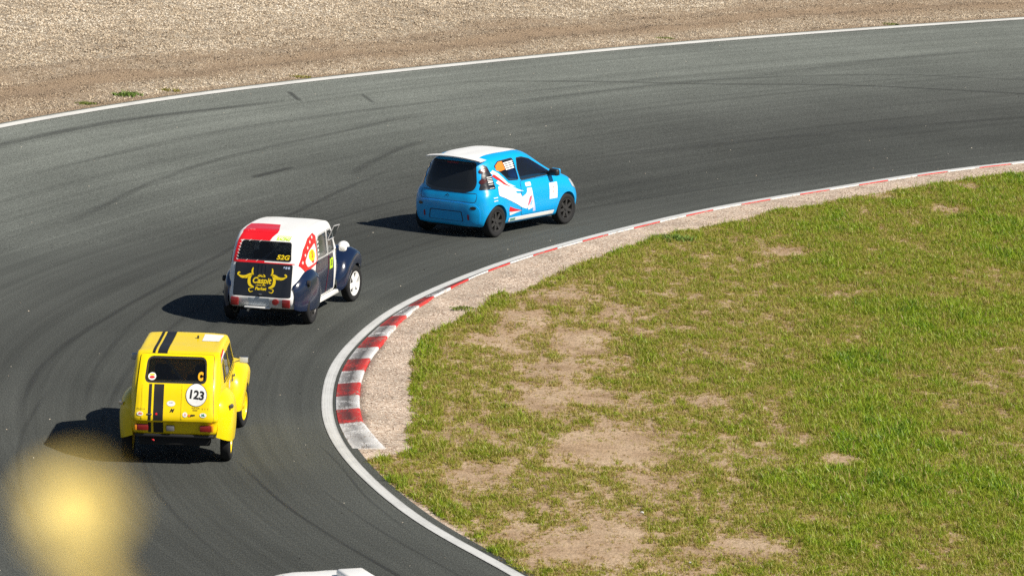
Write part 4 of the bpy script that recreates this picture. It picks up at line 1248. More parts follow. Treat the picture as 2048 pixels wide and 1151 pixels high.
    # sides
    for sname, s in (('left', 1), ('right', -1)):
        d1 = rnd([(.42, .33), (.33, .62), (.40, .93), (1.075, .94), (1.085, .33)], .03)
        d2 = rnd([(1.10, .33), (1.10, .94), (1.37, .945), (1.60, .33)], .03)
        for d_, hx in ((d1, .50), (d2, 1.2)):
            dp = panel('door', sf, d_, sname, NAVY, root, .012, .06, .013)
            link('door_handle', bm_mesh(box_bm(hx, s * .645, .895, .09, .03, .02, .007)), M_CHROME, dp, 40)
        panel('door_gap', sf, [(1.075, .33), (1.105, .33), (1.105, .94), (1.075, .94)], sname, plain('maroon_strip', (.12, .01, .03), .5), root, .016, .06)
        for p, nm in ((sw[0], 'window'), (sw[1], 'window')):
            window(root, sf, p, sname, glass_mat('clear_glass', (.62, .66, .68), .12), -.006, .022, .006, nm, seal_mat=plain('grey_frame', (.45, .45, .45), .4))
        for k_ in range(4): panel('window_vent', sf, [(.54, 1.0 + .065 * k_), (.60, 1.012 + .065 * k_), (.60, 1.045 + .065 * k_), (.54, 1.035 + .065 * k_)], sname, M_STICKER, root, .004, .05)
        # flap of the split door window, folded up and outwards
        if s < 0:
          V = [(1.10, s * .60, 1.17), (1.48, s * .60, 1.17), (1.44, s * .70, 1.39), (1.10, s * .70, 1.41)]
          fl = link('window_flap', mesh_from(V, [(0, 1, 2, 3)]), M_GLASS, root)
          link('flap_frame', bm_mesh(tube_bm([V[0], V[1], V[2], V[3], V[0]], .009, 6)), plain('grey_frame', (.45, .45, .45), .4), fl, 40)
        # quarter panel: red with white stars round a white field with a yellow shell
        rq = panel('quarter_panel', sf, rnd([(.32, 1.40), (.47, 1.33), (.46, .90), (-.15, .83), (-.40, .965), (-.20, 1.2), (.06, 1.345)], .02), sname, REDP, root, .006, .05)
        panel('quarter_field', sf, rnd([(.36, 1.235), (.42, 1.12), (.41, .93), (-.06, .90), (-.17, 1.0), (.02, 1.14)], .05), sname, M_STICKER, rq, .008, .05)
        shell = [(.20, .93), (.02, 1.02), (.0, 1.07), (.05, 1.13), (.15, 1.16), (.26, 1.14), (.33, 1.07), (.32, 1.02)]
        panel('shell_mark', sf, shell, sname, M_YEL_ST, rq, .010, .05)
        panel('shell_mark', sf, [(.20, .925), (.12, .975), (.28, .975)], sname, M_RED_ST, rq, .0115, .05)
        panel('shell_mark', sf, text_bm('S', .14, .1, .006, .17, 1.07, .8), sname, M_RED_ST, rq, .0115, .05)
        for (a, b) in ((-.27, 1.0), (-.14, 1.10), (.0, 1.20), (.13, 1.275), (.26, 1.335)):
            star = [(a + .042 * (1 if k_ % 2 == 0 else .45) * math.sin(k_ * math.pi / 5), b + .034 * (1 if k_ % 2 == 0 else .45) * math.cos(k_ * math.pi / 5)) for k_ in range(10)]
            panel('star', sf, star, sname, M_STICKER, rq, .0085, .05)
        panel('number_sticker', sf, [(1.17, .70), (1.36, .70), (1.36, .875), (1.17, .875)], sname, M_LIME_ST, root, .015, .06)
        panel('number', sf, text_bm('52', .12, .1, .004, 1.265, .79, .85, s > 0), sname, plain('dark_green_print', (.10, .18, .02), .5), root, .017, .06)
        link('sill', bm_mesh(box_bm(1.18, s * .585, .255, 1.30, .07, .065, .015)), WH, root, 40)
        link('rear_fender', bm_mesh(fender_bm([(-.56, .62, .545, .30, .50), (-.50, .70, .61, .27, .50), (-.32, .82, .68, .245, .50), (-.02, .88, .72, .235, .50), (.26, .84, .72, .235, .50), (.44, .70, .69, .27, .50), (.56, .50, .60, .29, .50)], s)), NAVY, root, 50)
        link('fuel_cap', bm_mesh(lathe_bm([(.001, s * .012), (.045, s * .01), (.05, -s * .03)], 18, 'y', center=(-.28, s * .705, .68))), M_BLACK, root, 40)
        link('front_fender', bm_mesh(fender_bm([(1.74, .50, .60, .27, .40), (1.80, .62, .675, .27, .38), (1.90, .76, .725, .33, .34), (2.08, .86, .74, .46, .32), (2.30, .905, .745, .60, .28), (2.50, .90, .745, .62, .26), (2.70, .83, .735, .56, .24), (2.85, .70, .70, .46, .22), (2.92, .56, .62, .40, .22)], s)), NAVY, root, 50)
        hl = link('headlight', bm_mesh(lathe_bm([(.002, -.13), (.05, -.12), (.085, -.08), (.10, -.02), (.10, .04), (.092, .05), (.002, .06)], 24, 'x', center=(2.45, s * .50, .87))), WH, root, 50)
        link('headlight_lens', bm_mesh(lathe_bm([(.088, .052), (.06, .075), (.002, .082)], 24, 'x', center=(2.45, s * .50, .87))), M_LENS, hl, 50)
        mr = link('mirror', bm_mesh(box_bm(1.62, s * .72, .985, .10, .12, .10, .03)), WH, root, 45)
        link('mirror_arm', bm_mesh(tube_bm([(1.62, s * .56, .95), (1.62, s * .68, .97)], .01)), M_BLACK, mr, 40)
        make_wheel(root, 0, s * .635, .29, .13, plain('black_rim', (.035, .034, .034), .45), 'spokes', z=.29)
        make_wheel(root, 2.40, s * .665, .295, .145, WH, 'five', R(-8), spin=.4)
    link('headlight_bar', bm_mesh(tube_bm([(2.42, -.5, .79), (2.42, -.3, .79), (2.42, .3, .79), (2.42, .5, .79)], .016)), WH, root, 40)
    panel('hood', sf, rnd([(1.80, .40), (1.80, -.40), (2.80, -.19), (2.80, .19)], .03), 'top', NAVY, root, .012, .06, .012)
    for sname in ('left', 'right'):
        panel('hood_side', sf, rnd([(1.88, .52), (1.88, .84), (2.80, .62), (2.80, .48)], .03), sname, NAVY, root, .010, .06, .010)
    link('front_bumper', bm_mesh(box_bm(2.93, 0, .36, .06, 1.2, .07, .02)), WH, root, 40)
    window(root, sf, rnd([(.42, 1.09), (.39, 1.38), (-.39, 1.38), (-.42, 1.09)], .04), 'front', M_GLASS, -.004, .02, .004, 'windscreen')
    seat(root, .70, .27); seat(root, .70, -.27)
    bmc = tube_bm([(.35, .48, .4), (.38, .46, 1.2), (.42, .38, 1.36), (.42, -.38, 1.36), (.38, -.46, 1.2), (.35, -.48, .4)], .02)
    tube_bm([(.42, -.30, 1.38), (-.25, .40, .75)], .018, bm=bmc); tube_bm([(.42, .30, 1.38), (-.25, -.40, .75)], .018, bm=bmc); tube_bm([(.42, .36, 1.37), (1.2, .36, 1.41), (1.55, .42, 1.05)], .02, bm=bmc); tube_bm([(.42, -.36, 1.37), (1.2, -.36, 1.41), (1.55, -.42, 1.05)], .02, bm=bmc)
    link('roll_cage', bm_mesh(bmc), M_BAR, root, 60)
    return root

def driver(car, x, y, label):
    """seated driver: one skinned body with helmet and overalls"""
    root = empty('person', (0, 0, 0))
    h = car.rotation_euler[2]
    root.location = car.matrix_basis @ Vector((x, y, .50))
    root.rotation_euler = (0, 0, h)
    J = [(0, 0, 0, .15), (-.05, 0, .22, .14), (-.09, 0, .42, .15), (-.09, 0, .50, .075), (-.07, 0, .58, .065),
         (-.08, .17, .44, .075), (.12, .24, .24, .055), (.36, .14, .36, .045), (.42, .13, .38, .04),
         (-.08, -.17, .44, .075), (.12, -.24, .24, .055), (.36, -.14, .36, .045), (.42, -.13, .38, .04),
         (.38, .11, .07, .085), (.72, .11, -.16, .05), (.38, -.11, .07, .085), (.72, -.11, -.16, .05)]
    E_ = [(0, 1), (1, 2), (2, 3), (3, 4), (2, 5), (5, 6), (6, 7), (7, 8), (2, 9), (9, 10), (10, 11), (11, 12), (0, 13), (13, 14), (0, 15), (15, 16)]
    me = bpy.data.meshes.new('body'); me.from_pydata([j[:3] for j in J], E_, []); me.update()
    o = bpy.data.objects.new('tmp', me); COL.objects.link(o)
    o.modifiers.new('skin', 'SKIN')
    sv_ = me.skin_vertices[0].data
    for i, j in enumerate(J): sv_[i].radius = (j[3], j[3]); sv_[i].use_root = (i == 0)
    ss = o.modifiers.new('sub', 'SUBSURF'); ss.levels = 1; ss.render_levels = 1
    m2 = evaluated_mesh(o)
    bpy.data.objects.remove(o)
    link('body', m2, plain('race_overalls', (.05, .06, .10), .8), root, 60)
    hm = link('helmet', bm_mesh(lathe_bm([(.002, .80), (.07, .785), (.115, .74), (.132, .68), (.125, .60), (.105, .555), (.06, .55)], 24, 'z', center=(-.05, 0, 0))), M_STICKER, root, 60)
    link('visor', bm_mesh(box_bm(.055, 0, .675, .05, .18, .075, .02)), M_GLOSSBLACK, hm, 50)
    tag(root, label, 'person')
    return root

# ================================================================= modern hatchbacks
def hatchback(pos, heading, label, paint_m, roof_m, livery):
    root = empty('race_car', (pos[0], pos[1], 0.0), heading)
    tag(root, label, 'race car', 'race cars rounding the bend')
    BODY = paint_m
    def row(x, ys, zs):
        xs = x if isinstance(x, (list, tuple)) else [x] * 10
        return list(zip(xs, ys, zs))
    YS = [.62, .735, .785, .80, .785, .74, .67, .575, .44, 0]
    rows = [
        row([-.36, -.42, -.47, -.475, -.455, -.43, -.37, -.27, -.20, -.1], [0] * 10, [.21, .23, .40, .57, .71, .80, 1.08, 1.35, 1.41, 1.43]),
        row([-.36, -.42, -.465, -.47, -.45, -.425, -.365, -.265, -.195, -.08], [.22, .24, .25, .25, .25, .245, .23, .21, .16, 0], [.21, .23, .40, .57, .71, .80, 1.08, 1.35, 1.41, 1.432]),
        row([-.33, -.385, -.43, -.44, -.42, -.395, -.34, -.25, -.18, -.05], [.48, .53, .56, .565, .545, .50, .45, .40, .29, 0], [.20, .22, .39, .57, .72, .81, 1.08, 1.345, 1.405, 1.435]),
        row([-.22, -.28, -.32, -.32, -.30, -.27, -.23, -.15, -.08, .1], [.62, .70, .745, .76, .74, .69, .605, .50, .37, 0], [.19, .21, .37, .57, .75, .85, 1.10, 1.335, 1.405, 1.445]),
        row([0, 0, 0, 0, 0, 0, 0, .04, .1, .3], [.62, .74, .80, .815, .79, .74, .665, .56, .425, 0], [.2, .22, .36, .58, .79, .92, 1.14, 1.355, 1.43, 1.455]),
        row([.6, .6, .6, .6, .6, .6, .62, .65, .65, .7], YS, [.2, .21, .34, .58, .78, .93, 1.17, 1.375, 1.445, 1.468]),
        row([1.2, 1.2, 1.2, 1.2, 1.2, 1.2, 1.22, 1.15, 1.12, 1.1], [.62, .735, .785, .80, .785, .74, .665, .565, .44, 0], [.2, .21, .34, .58, .78, .93, 1.16, 1.36, 1.435, 1.46]),
        row([1.6, 1.6, 1.6, 1.6, 1.6, 1.6, 1.6, 1.47, 1.42, 1.38], [.62, .735, .785, .80, .785, .74, .66, .57, .45, 0], [.2, .21, .34, .58, .78, .93, 1.12, 1.27, 1.36, 1.41]),
        row([1.95, 1.95, 1.95, 1.95, 1.95, 1.95, 1.95, 1.86, 1.81, 1.76], [.62, .735, .79, .805, .79, .735, .67, .60, .47, 0], [.2, .21, .34, .58, .78, .92, 1.02, 1.09, 1.15, 1.21]),
        row([2.25, 2.25, 2.25, 2.25, 2.25, 2.25, 2.2, 2.15, 2.12, 2.1], [.62, .735, .795, .81, .79, .725, .64, .56, .44, 0], [.2, .21, .34, .57, .76, .88, .95, .98, 1.0, 1.03]),
        row([2.55, 2.55, 2.55, 2.55, 2.55, 2.55, 2.52, 2.5, 2.48, 2.46], [.60, .72, .785, .80, .765, .685, .58, .48, .36, 0], [.2, .21, .34, .56, .72, .83, .885, .91, .93, .95]),
        row([2.75, 2.78, 2.80, 2.80, 2.78, 2.76, 2.74, 2.72, 2.71, 2.70], [.54, .65, .70, .70, .65, .56, .46, .36, .24, 0], [.2, .22, .35, .53, .66, .745, .79, .81, .83, .845]),
        row([2.88, 2.94, 2.97, 2.96, 2.92, 2.88, 2.85, 2.83, 2.82, 2.80], [.38, .42, .44, .44, .42, .38, .30, .22, .14, 0], [.2, .23, .36, .50, .60, .68, .72, .74, .755, .77]),
        row([2.92, 2.99, 3.02, 3.01, 2.97, 2.92, 2.90, 2.88, 2.86, 2.84], [0] * 10, [.2, .23, .36, .50, .60, .68, .71, .73, .745, .76])]
    bm = half_body_mesh(rows, 5, 5)
    sf = Surf(bm)
    cutters = []
    fw_ = rnd([(.84, .97), (.80, 1.16), (.86, 1.335), (1.05, 1.335), (1.28, 1.285), (1.58, 1.14), (1.90, .985)], .03)
    qw_ = rnd([(.10, 1.255), (.24, 1.325), (.72, 1.345), (.73, 1.16), (.755, .985), (.44, 1.0)], .03)
    cutters.append(cavity_bm([(-.25, .5), (-.2, .95), (-.12, 1.30), (.2, 1.39), (.9, 1.41), (1.25, 1.36), (1.7, 1.1), (1.85, .85), (1.7, .4), (-.1, .4)], lambda z: .62 if z < .9 else (.56 if z < 1.2 else .46)))
    for s in (1, -1):
        cutters.append(cyl_cut(0, .285, .312, s * .50, s * 1.0)); cutters.append(cyl_cut(2.34, .285, .325, s * .50, s * 1.0))
        for p in (fw_, qw_): cutters.append(prism_bm(p, 'y', s * .45, s * .95))
    rg = rnd([(.33, .805), (-.33, .805), (-.52, .86), (-.55, .98), (-.46, 1.345), (.46, 1.345), (.55, .98), (.52, .86)], .06)
    cutters.append(prism_bm(grow(rg, -.05), 'x', -1.2, -.05))
    body = link('body', cut(bm, cutters), BODY, root, 38)
    rw = window(root, sf, rg, 'rear', glass_mat('privacy_glass', (.06, .065, .075), .6), .003, 0, name='rear_window')
    panel('window_border', sf, keyhole(rg, grow(rg, -.05)), 'rear', M_GLOSSBLACK, rw, .0045, .05)
    panel('roof_skin', sf, rnd([(-.16, .38), (-.16, -.38), (.2, -.40), (.9, -.41), (1.2, -.38), (1.33, -.2), (1.35, 0), (1.33, .2), (1.2, .38), (.9, .41), (.2, .40)], .05), 'top', roof_m, root, .004, .05)
    sp = bmesh.new()
    rows_ = [[(-.05, -.56, 1.385), (-.20, -.58, 1.40), (-.31, -.58, 1.385), (-.305, -.58, 1.365), (-.18, -.56, 1.36)], [(-.08, -.3, 1.43), (-.24, -.32, 1.438), (-.37, -.32, 1.425), (-.365, -.32, 1.405), (-.2, -.3, 1.395)],
             [(-.09, 0, 1.445), (-.25, 0, 1.452), (-.385, 0, 1.44), (-.38, 0, 1.42), (-.2, 0, 1.405)], [(-.08, .3, 1.43), (-.24, .32, 1.438), (-.37, .32, 1.425), (-.365, .32, 1.405), (-.2, .3, 1.395)], [(-.05, .56, 1.385), (-.20, .58, 1.40), (-.31, .58, 1.385), (-.305, .58, 1.365), (-.18, .56, 1.36)]]
    G_ = np.array([spline([r[j] for r in rows_], 5) for j in range(5)])
    VV = [[sp.verts.new(p) for p in r] for r in G_]
    for j in range(5):
        for i in range(len(VV[0]) - 1): sp.faces.new((VV[j][i], VV[j][i + 1], VV[(j + 1) % 5][i + 1], VV[(j + 1) % 5][i]))
    sp.faces.new([VV[j][0] for j in range(5)]); sp.faces.new([VV[j][-1] for j in range(5)])
    bmesh.ops.recalc_face_normals(sp, faces=list(sp.faces))
    link('roof_spoiler', bm_mesh(sp), roof_m, root, 35)
    panel('brake_light', sf, [(.12, 1.30), (-.12, 1.30), (-.12, 1.325), (.12, 1.325)], 'rear', M_LAMP_RED, root, .008, .05)
    bp = rnd([(.30, .215), (.60, .225), (.665, .30), (.675, .52), (.60, .605), (.30, .625), (-.30, .625), (-.60, .605), (-.675, .52), (-.665, .30), (-.60, .225), (-.30, .215)], .05)
    panel('rear_bumper', sf, bp, 'rear', BODY, root, .016, .05, .016)
    # tailgate shut line, handle strip, number plate recess
    panel('tailgate_gap', sf, keyhole(rnd([(.60, .645), (-.60, .645), (-.60, .80), (.60, .80)], .05), rnd([(.592, .652), (-.592, .652), (-.592, .81), (.592, .81)], .05)), 'rear', M_BLACK, body, .003, .05)
    panel('badge', sf, [(.04, .735), (0, .765), (-.04, .735), (-.04, .72), (0, .75), (.04, .72)], 'rear', M_BLACK, body, .005, .05)
    rec = panel('plate_recess', sf, rnd([(.36, .30), (.33, .465), (-.33, .465), (-.36, .30)], .03), 'rear', BODY, root, .018, .05)
    panel('recess_edge', sf, keyhole(rnd([(.37, .295), (.34, .475), (-.34, .475), (-.37, .295)], .03), rnd([(.355, .30), (.325, .462), (-.325, .462), (-.355, .30)], .03)), 'rear', M_BLACK, rec, .020, .05)
    link('rear_valance', bm_mesh(box_bm(-.26, 0, .20, .22, 1.0, .07, .02)), M_UNDER, root, 40)
    for s in (1, -1):
        panel('fog_lamp', sf, circle(s * .56, .55, .055, .028), 'rear', M_GLOSSBLACK, root, .020, .05)
        panel('reflector', sf, rnd([(s * .47 - .018, .33), (s * .47 + .018, .33), (s * .47 + .018, .43), (s * .47 - .018, .43)], .01), 'rear', plain('dim_red', (.25, .02, .05), .4), root, .020, .05)
    link('floor', bm_mesh(box_bm(1.2, 0, .24, 2.6, 1.0, .1, .03)), M_UNDER, root, 40)
    for sname, s in (('left', 1), ('right', -1)):
        window(root, sf, fw_, sname, M_GLASS, -.004, .018, .003, 'door_window'); window(root, sf, qw_, sname, M_GLASS_DK, -.004, .018, .003, 'quarter_window')
        dr = panel('door', sf, rnd([(.80, .33), (.78, .60), (.80, .94), (1.93, .945), (2.0, .60), (1.93, .33)], .05), sname, BODY, root, .005, .06, .006)
        panel('panel_gap', sf, keyhole(grow(rnd([(.80, .33), (.78, .60), (.80, .94), (1.93, .945), (2.0, .60), (1.93, .33)], .05), .008), grow(rnd([(.80, .33), (.78, .60), (.80, .94), (1.93, .945), (2.0, .60), (1.93, .33)], .05), -.02)), sname, M_BLACK, body, .0015, .06)
        tl = panel('tail_light', sf, rnd([(-.33, .87), (-.24, 1.12), (-.16, 1.31), (-.08, 1.27), (-.04, 1.08), (-.02, .88)], .02), sname, M_GLOSSBLACK, root, .006, .05)
        panel('lamp_element', sf, circle(s * .57, 1.20, .045, .045), 'rear', paint('smoked_lamp', (.06, .008, .006), .2, .6), tl, .010, .05)
        panel('lamp_element', sf, circle(s * .62, 1.02, .045, .045), 'rear', paint('smoked_lamp', (.06, .008, .006), .2, .6), tl, .010, .05)
        mr = link('mirror', bm_mesh(box_bm(1.80, s * .84, 1.02, .12, .20, .13, .045, seg=3)), M_BLACK, root, 50)
        link('mirror_cap', bm_mesh(box_bm(1.855, s * .84, 1.025, .06, .19, .125, .028, seg=3)), BODY, mr, 50)
        link('mirror_foot', bm_mesh(box_bm(1.80, s * .73, .985, .08, .10, .05, .015)), M_BLACK, mr, 40)
        panel('headlight', sf, rnd([(2.50, .70), (2.72, .62), (2.76, .72), (2.62, .80), (2.45, .83)], .03), sname, M_LENS, root, .006, .05)
        make_wheel(root, 0, s * .71, .285, .175, plain('black_rim', (.035, .034, .034), .45), 'spokes', z=.285)
        make_wheel(root, 2.34, s * .715, .285, .175, plain('black_rim', (.035, .034, .034), .45), 'spokes', R(-4), spin=.3)
        link('wheel_well', bm_mesh(box_bm(0, s * .42, .42, .66, .10, .5, .02)), M_UNDER, root, 40)
        link('wheel_well', bm_mesh(box_bm(2.34, s * .42, .42, .66, .10, .5, .02)), M_UNDER, root, 40)
        if livery:
            L = []
            def P_(nm, poly, mat, o_=.0075, par=root): return panel(nm, sf, poly, sname, mat, par, o_, .05)
            P_('sill_stripe', [(.40, .245), (1.90, .245), (1.92, .315), (.40, .315)], M_STICKER)
            P_('sill_logo', [(.44, .255), (.62, .255), (.62, .30), (.44, .30)], plain('teal_print', (.10, .30, .25), .5), .009)
            nb = P_('number_board', [(1.72, .53), (1.98, .53), (1.98, .82), (1.72, .82)], M_STICKER)
            P_('board_print', circle(1.85, .74, .02), plain('pale_red_print', (.7, .4, .4), .5), .0095, nb); P_('board_print', circle(1.85, .66, .02), plain('pale_red_print', (.7, .4, .4), .5), .0095, nb)
            P_('race_number', [(.11, 1.19), (.13, 1.27), (.24, 1.325), (.36, 1.33), (.40, 1.185), (.22, 1.165)], M_ORG_ST, .006)
            for k_ in range(4): P_('name_strip', [(.385 + .01 * k_, 1.30 - .036 * k_), (.70, 1.318 - .036 * k_), (.705, 1.295 - .036 * k_), (.39 + .01 * k_, 1.277 - .036 * k_)], M_STICKER, .006)
            # swoosh from the rear pillar down across the door
            P_('swoosh', [(-.06, 1.16), (.02, 1.20), (.14, 1.14), (.40, .94), (.62, .86), (.34, .90), (.10, 1.04)], M_STICKER)
            P_('swoosh', [(-.04, 1.10), (.02, 1.13), (.32, .94), (.50, .855), (.25, .93)], M_RED_ST, .0085)
            P_('swoosh', [(.38, .525), (.56, .47), (.80, .415), (.48, .425), (.36, .44)], M_RED_ST); P_('swoosh', [(.37, .425), (.60, .415), (.80, .41), (.40, .36)], M_STICKER)
            # big white brush lettering and a bottle
            P_('lettering_splash', [(.02, .98), (.10, 1.02), (.34, .93), (.70, .80), (.86, .76), (.62, .78), (.30, .82), (.12, .92)], M_STICKER)
            P_('lettering_splash', [(.03, .80), (.06, .91), (.20, .93), (.34, .87), (.50, .82), (.58, .80), (.62, .74), (.74, .73), (.80, .66), (.92, .70), (1.02, .78), (1.10, .66), (1.12, .52), (1.05, .46), (.95, .43), (.80, .47), (.62, .55), (.40, .63), (.20, .70), (.04, .75)], M_STICKER, .007)
            P_('lettering', text_bm('PEPSI', .16, .3, .006, .42, .73, 1.0, s > 0, R(-14) if s < 0 else R(14)), plain('faint_blue_print', (.55, .66, .85), .5), .0095)
            bt = P_('bottle_mark', [(.97, .80), (1.12, .80), (1.17, .60), (1.20, .44), (1.02, .40), (.94, .52)], M_STICKER, .0085)
            P_('bottle_cap', rnd([(.94, .83), (1.12, .83), (1.12, .90), (.94, .90)], .02), M_STICKER, .0095, bt)
            P_('bottle_label', [(.99, .50), (1.05, .64), (1.13, .66), (1.09, .56), (1.02, .48)], plain('pink_print2', (.75, .12, .22), .5), .0105, bt)
            P_('bottle_label', [(1.06, .50), (1.12, .58), (1.15, .55), (1.10, .47)], plain('sky_print', (.25, .5, .85), .5), .0105, bt)
            P_('bottle_shade', [(1.17, .64), (1.27, .36), (1.18, .36), (1.14, .56)], plain('lilac_print', (.52, .55, .82), .5), .007)
            for k_ in range(2): P_('tick', [(-.14, .73 - .055 * k_), (-.02, .735 - .055 * k_), (-.02, .72 - .055 * k_), (-.14, .715 - .055 * k_)], M_STICKER)
            for zz, hh in ((1.08, .012), (1.05, .010), (1.02, .010), (.99, .018), (.955, .010), (.89, .008)):
                P_('lamp_sticker', [(-.17, zz), (-.055, zz + .005), (-.055, zz + .005 + hh), (-.17, zz + hh)], M_STICKER, .009, tl)
    window(root, sf, rnd([(.52, 1.03), (.44, 1.36), (-.44, 1.36), (-.52, 1.03)], .05), 'front', M_GLASS_DK, .004, .02, .003, 'windscreen')
    seat(root, .85, .33, .46); seat(root, .85, -.33, .46)
    bmc = tube_bm([(.4, .55, .5), (.42, .52, 1.15), (.45, .42, 1.33), (.45, -.42, 1.33), (.42, -.52, 1.15), (.4, -.55, .5)], .02)
    tube_bm([(.45, .38, 1.31), (-.05, -.4, .8)], .018, bm=bmc)
    link('roll_cage', bm_mesh(bmc), M_BAR, root, 60)
    return root, sf

YC = yellow_car()
NC = navy_car()
driver(NC, .86, .27, 'driver in a pale helmet seen through the rear window of the dark blue car')
BLUE = paint('sky_blue_paint', (0.0, 0.37, 0.80), 0.32, 0.3, grime=0.05)
hatchback((-.97, 80.61), R(57.3), 'sky blue modern hatchback race car with white roof and black rear window', BLUE, M_WHITE, True)
WC, wsf = hatchback((-1.50, 44.78), R(112), 'white car of which only the roof shows at the bottom edge', M_WHITE, M_WHITE, False)
sc_bm = bmesh.new()
box_bm(.62, -.25, 1.50, .55, .30, .10, .035, sc_bm, 3)
link('roof_scoop', bm_mesh(sc_bm), M_WHITE, WC, 45)
# ------------------------------------------------------------------ scattered stuff (one object per kind, instanced)
def project(x, y, z):
    d = np.stack([x, y, z - CAM_H], -1)
    zz = d @ np.array(fw)
    return 1024 + 9000 * (d @ np.array(rt)) / zz, 575.5 - 9000 * (d @ np.array(up)) / zz

def scatter(name, pts, attrs, protos, mat, label, cat):
    me = bpy.data.meshes.new(name)
    me.vertices.add(len(pts))
    me.vertices.foreach_set('co', np.asarray(pts, np.float32).reshape(-1))
    for k, v in attrs.items():
        if k == 'rot':
            a = me.attributes.new(k, 'FLOAT_VECTOR', 'POINT'); a.data.foreach_set('vector', np.asarray(v, np.float32).reshape(-1))
        elif k == 'pick':
            a = me.attributes.new(k, 'INT', 'POINT'); a.data.foreach_set('value', np.asarray(v, np.int32))
        else:
            a = me.attributes.new(k, 'FLOAT', 'POINT'); a.data.foreach_set('value', np.asarray(v, np.float32))
    o = link(name, me, mat)
    ng = bpy.data.node_groups.new(name + '_nodes', 'GeometryNodeTree')
    ng.interface.new_socket('Geometry', in_out='INPUT', socket_type='NodeSocketGeometry')
    ng.interface.new_socket('Geometry', in_out='OUTPUT', socket_type='NodeSocketGeometry')
    gi, go = ng.nodes.new('NodeGroupInput'), ng.nodes.new('NodeGroupOutput')
    inst = ng.nodes.new('GeometryNodeInstanceOnPoints')
    inst.inputs['Pick Instance'].default_value = True
    jn = ng.nodes.new('GeometryNodeJoinGeometry')
    for p in protos:
        p.materials.clear(); p.materials.append(mat)
        po = bpy.data.objects.new(name + '_piece', p)
        oi = ng.nodes.new('GeometryNodeObjectInfo')
        oi.inputs['As Instance'].default_value = True
        oi.inputs['Object'].default_value = po
        ng.links.new(oi.outputs['Geometry'], jn.inputs[0])
    def attr(n, t):
        a = ng.nodes.new('GeometryNodeInputNamedAttribute'); a.data_type = t; a.inputs['Name'].default_value = n
        return a.outputs['Attribute']
    ng.links.new(gi.outputs[0], inst.inputs['Points'])
    ng.links.new(jn.outputs[0], inst.inputs['Instance'])
    ng.links.new(attr('pick', 'INT'), inst.inputs['Instance Index'])
    e2r = ng.nodes.new('FunctionNodeEulerToRotation')
    ng.links.new(attr('rot', 'FLOAT_VECTOR'), e2r.inputs[0])
    ng.links.new(e2r.outputs[0], inst.inputs['Rotation'])
    cx = ng.nodes.new('ShaderNodeCombineXYZ')
    sc_ = attr('scl', 'FLOAT')
    for i in range(3): ng.links.new(sc_, cx.inputs[i])
    ng.links.new(cx.outputs[0], inst.inputs['Scale'])
    ng.links.new(inst.outputs[0], go.inputs[0])
    md = o.modifiers.new('scatter', 'NODES')
    md.node_group = ng
    tag(o, label, cat, kind='stuff')
    return o

def clump(seed, n, h, spread, lean=0.5, wid=0.006):
    r = random.Random(seed)
    V, F = [], []
    for k in range(n):
        a = r.uniform(0, 2 * math.pi); q = spread * math.sqrt(r.random())
        x, y = q * math.cos(a), q * math.sin(a)
        hh = h * r.uniform(0.5, 1.15); w = wid * r.uniform(0.7, 1.3)
        d = r.uniform(0, 2 * math.pi); ln = hh * lean * r.uniform(0.3, 1.6)
        t = r.uniform(0, 2 * math.pi); tx, ty = math.cos(t) * w, math.sin(t) * w
        b = len(V)
        for f, ww in ((0, 1.0), (0.55, 0.85)):
            cx_, cy_ = x + math.cos(d) * ln * f * f, y + math.sin(d) * ln * f * f
            V += [(cx_ - tx * ww, cy_ - ty * ww, hh * f * (1 - 0.1 * f) - 0.01 * (f == 0)), (cx_ + tx * ww, cy_ + ty * ww, hh * f * (1 - 0.1 * f) - 0.01 * (f == 0))]
        V.append((x + math.cos(d) * ln, y + math.sin(d) * ln, hh * 0.92))
        F += [(b, b + 1, b + 3, b + 2), (b + 2, b + 3, b + 4)]
    return mesh_from(V, F)

def weed(seed, n, size):
    """low rosette of broad leaves"""
    r = random.Random(seed)
    V, F = [], []
    for k in range(n):
        a = r.uniform(0, 2 * math.pi); L = size * r.uniform(0.6, 1.2); w = L * 0.28; up_ = r.uniform(0.2, 0.9)
        ca, sa = math.cos(a), math.sin(a); b = len(V)
        for f, ww in ((0.05, 0.25), (0.5, 1.0), (0.85, 0.6)):
            z = L * up_ * f * (1.2 - 0.7 * f)
            V += [(ca * L * f - sa * w * ww * .5, sa * L * f + ca * w * ww * .5, z), (ca * L * f + sa * w * ww * .5, sa * L * f - ca * w * ww * .5, z)]
        V.append((ca * L, sa * L, L * up_ * 0.45))
        F += [(b, b + 1, b + 3, b + 2), (b + 2, b + 3, b + 5, b + 4), (b + 4, b + 5, b + 6)]
    return mesh_from(V, F)

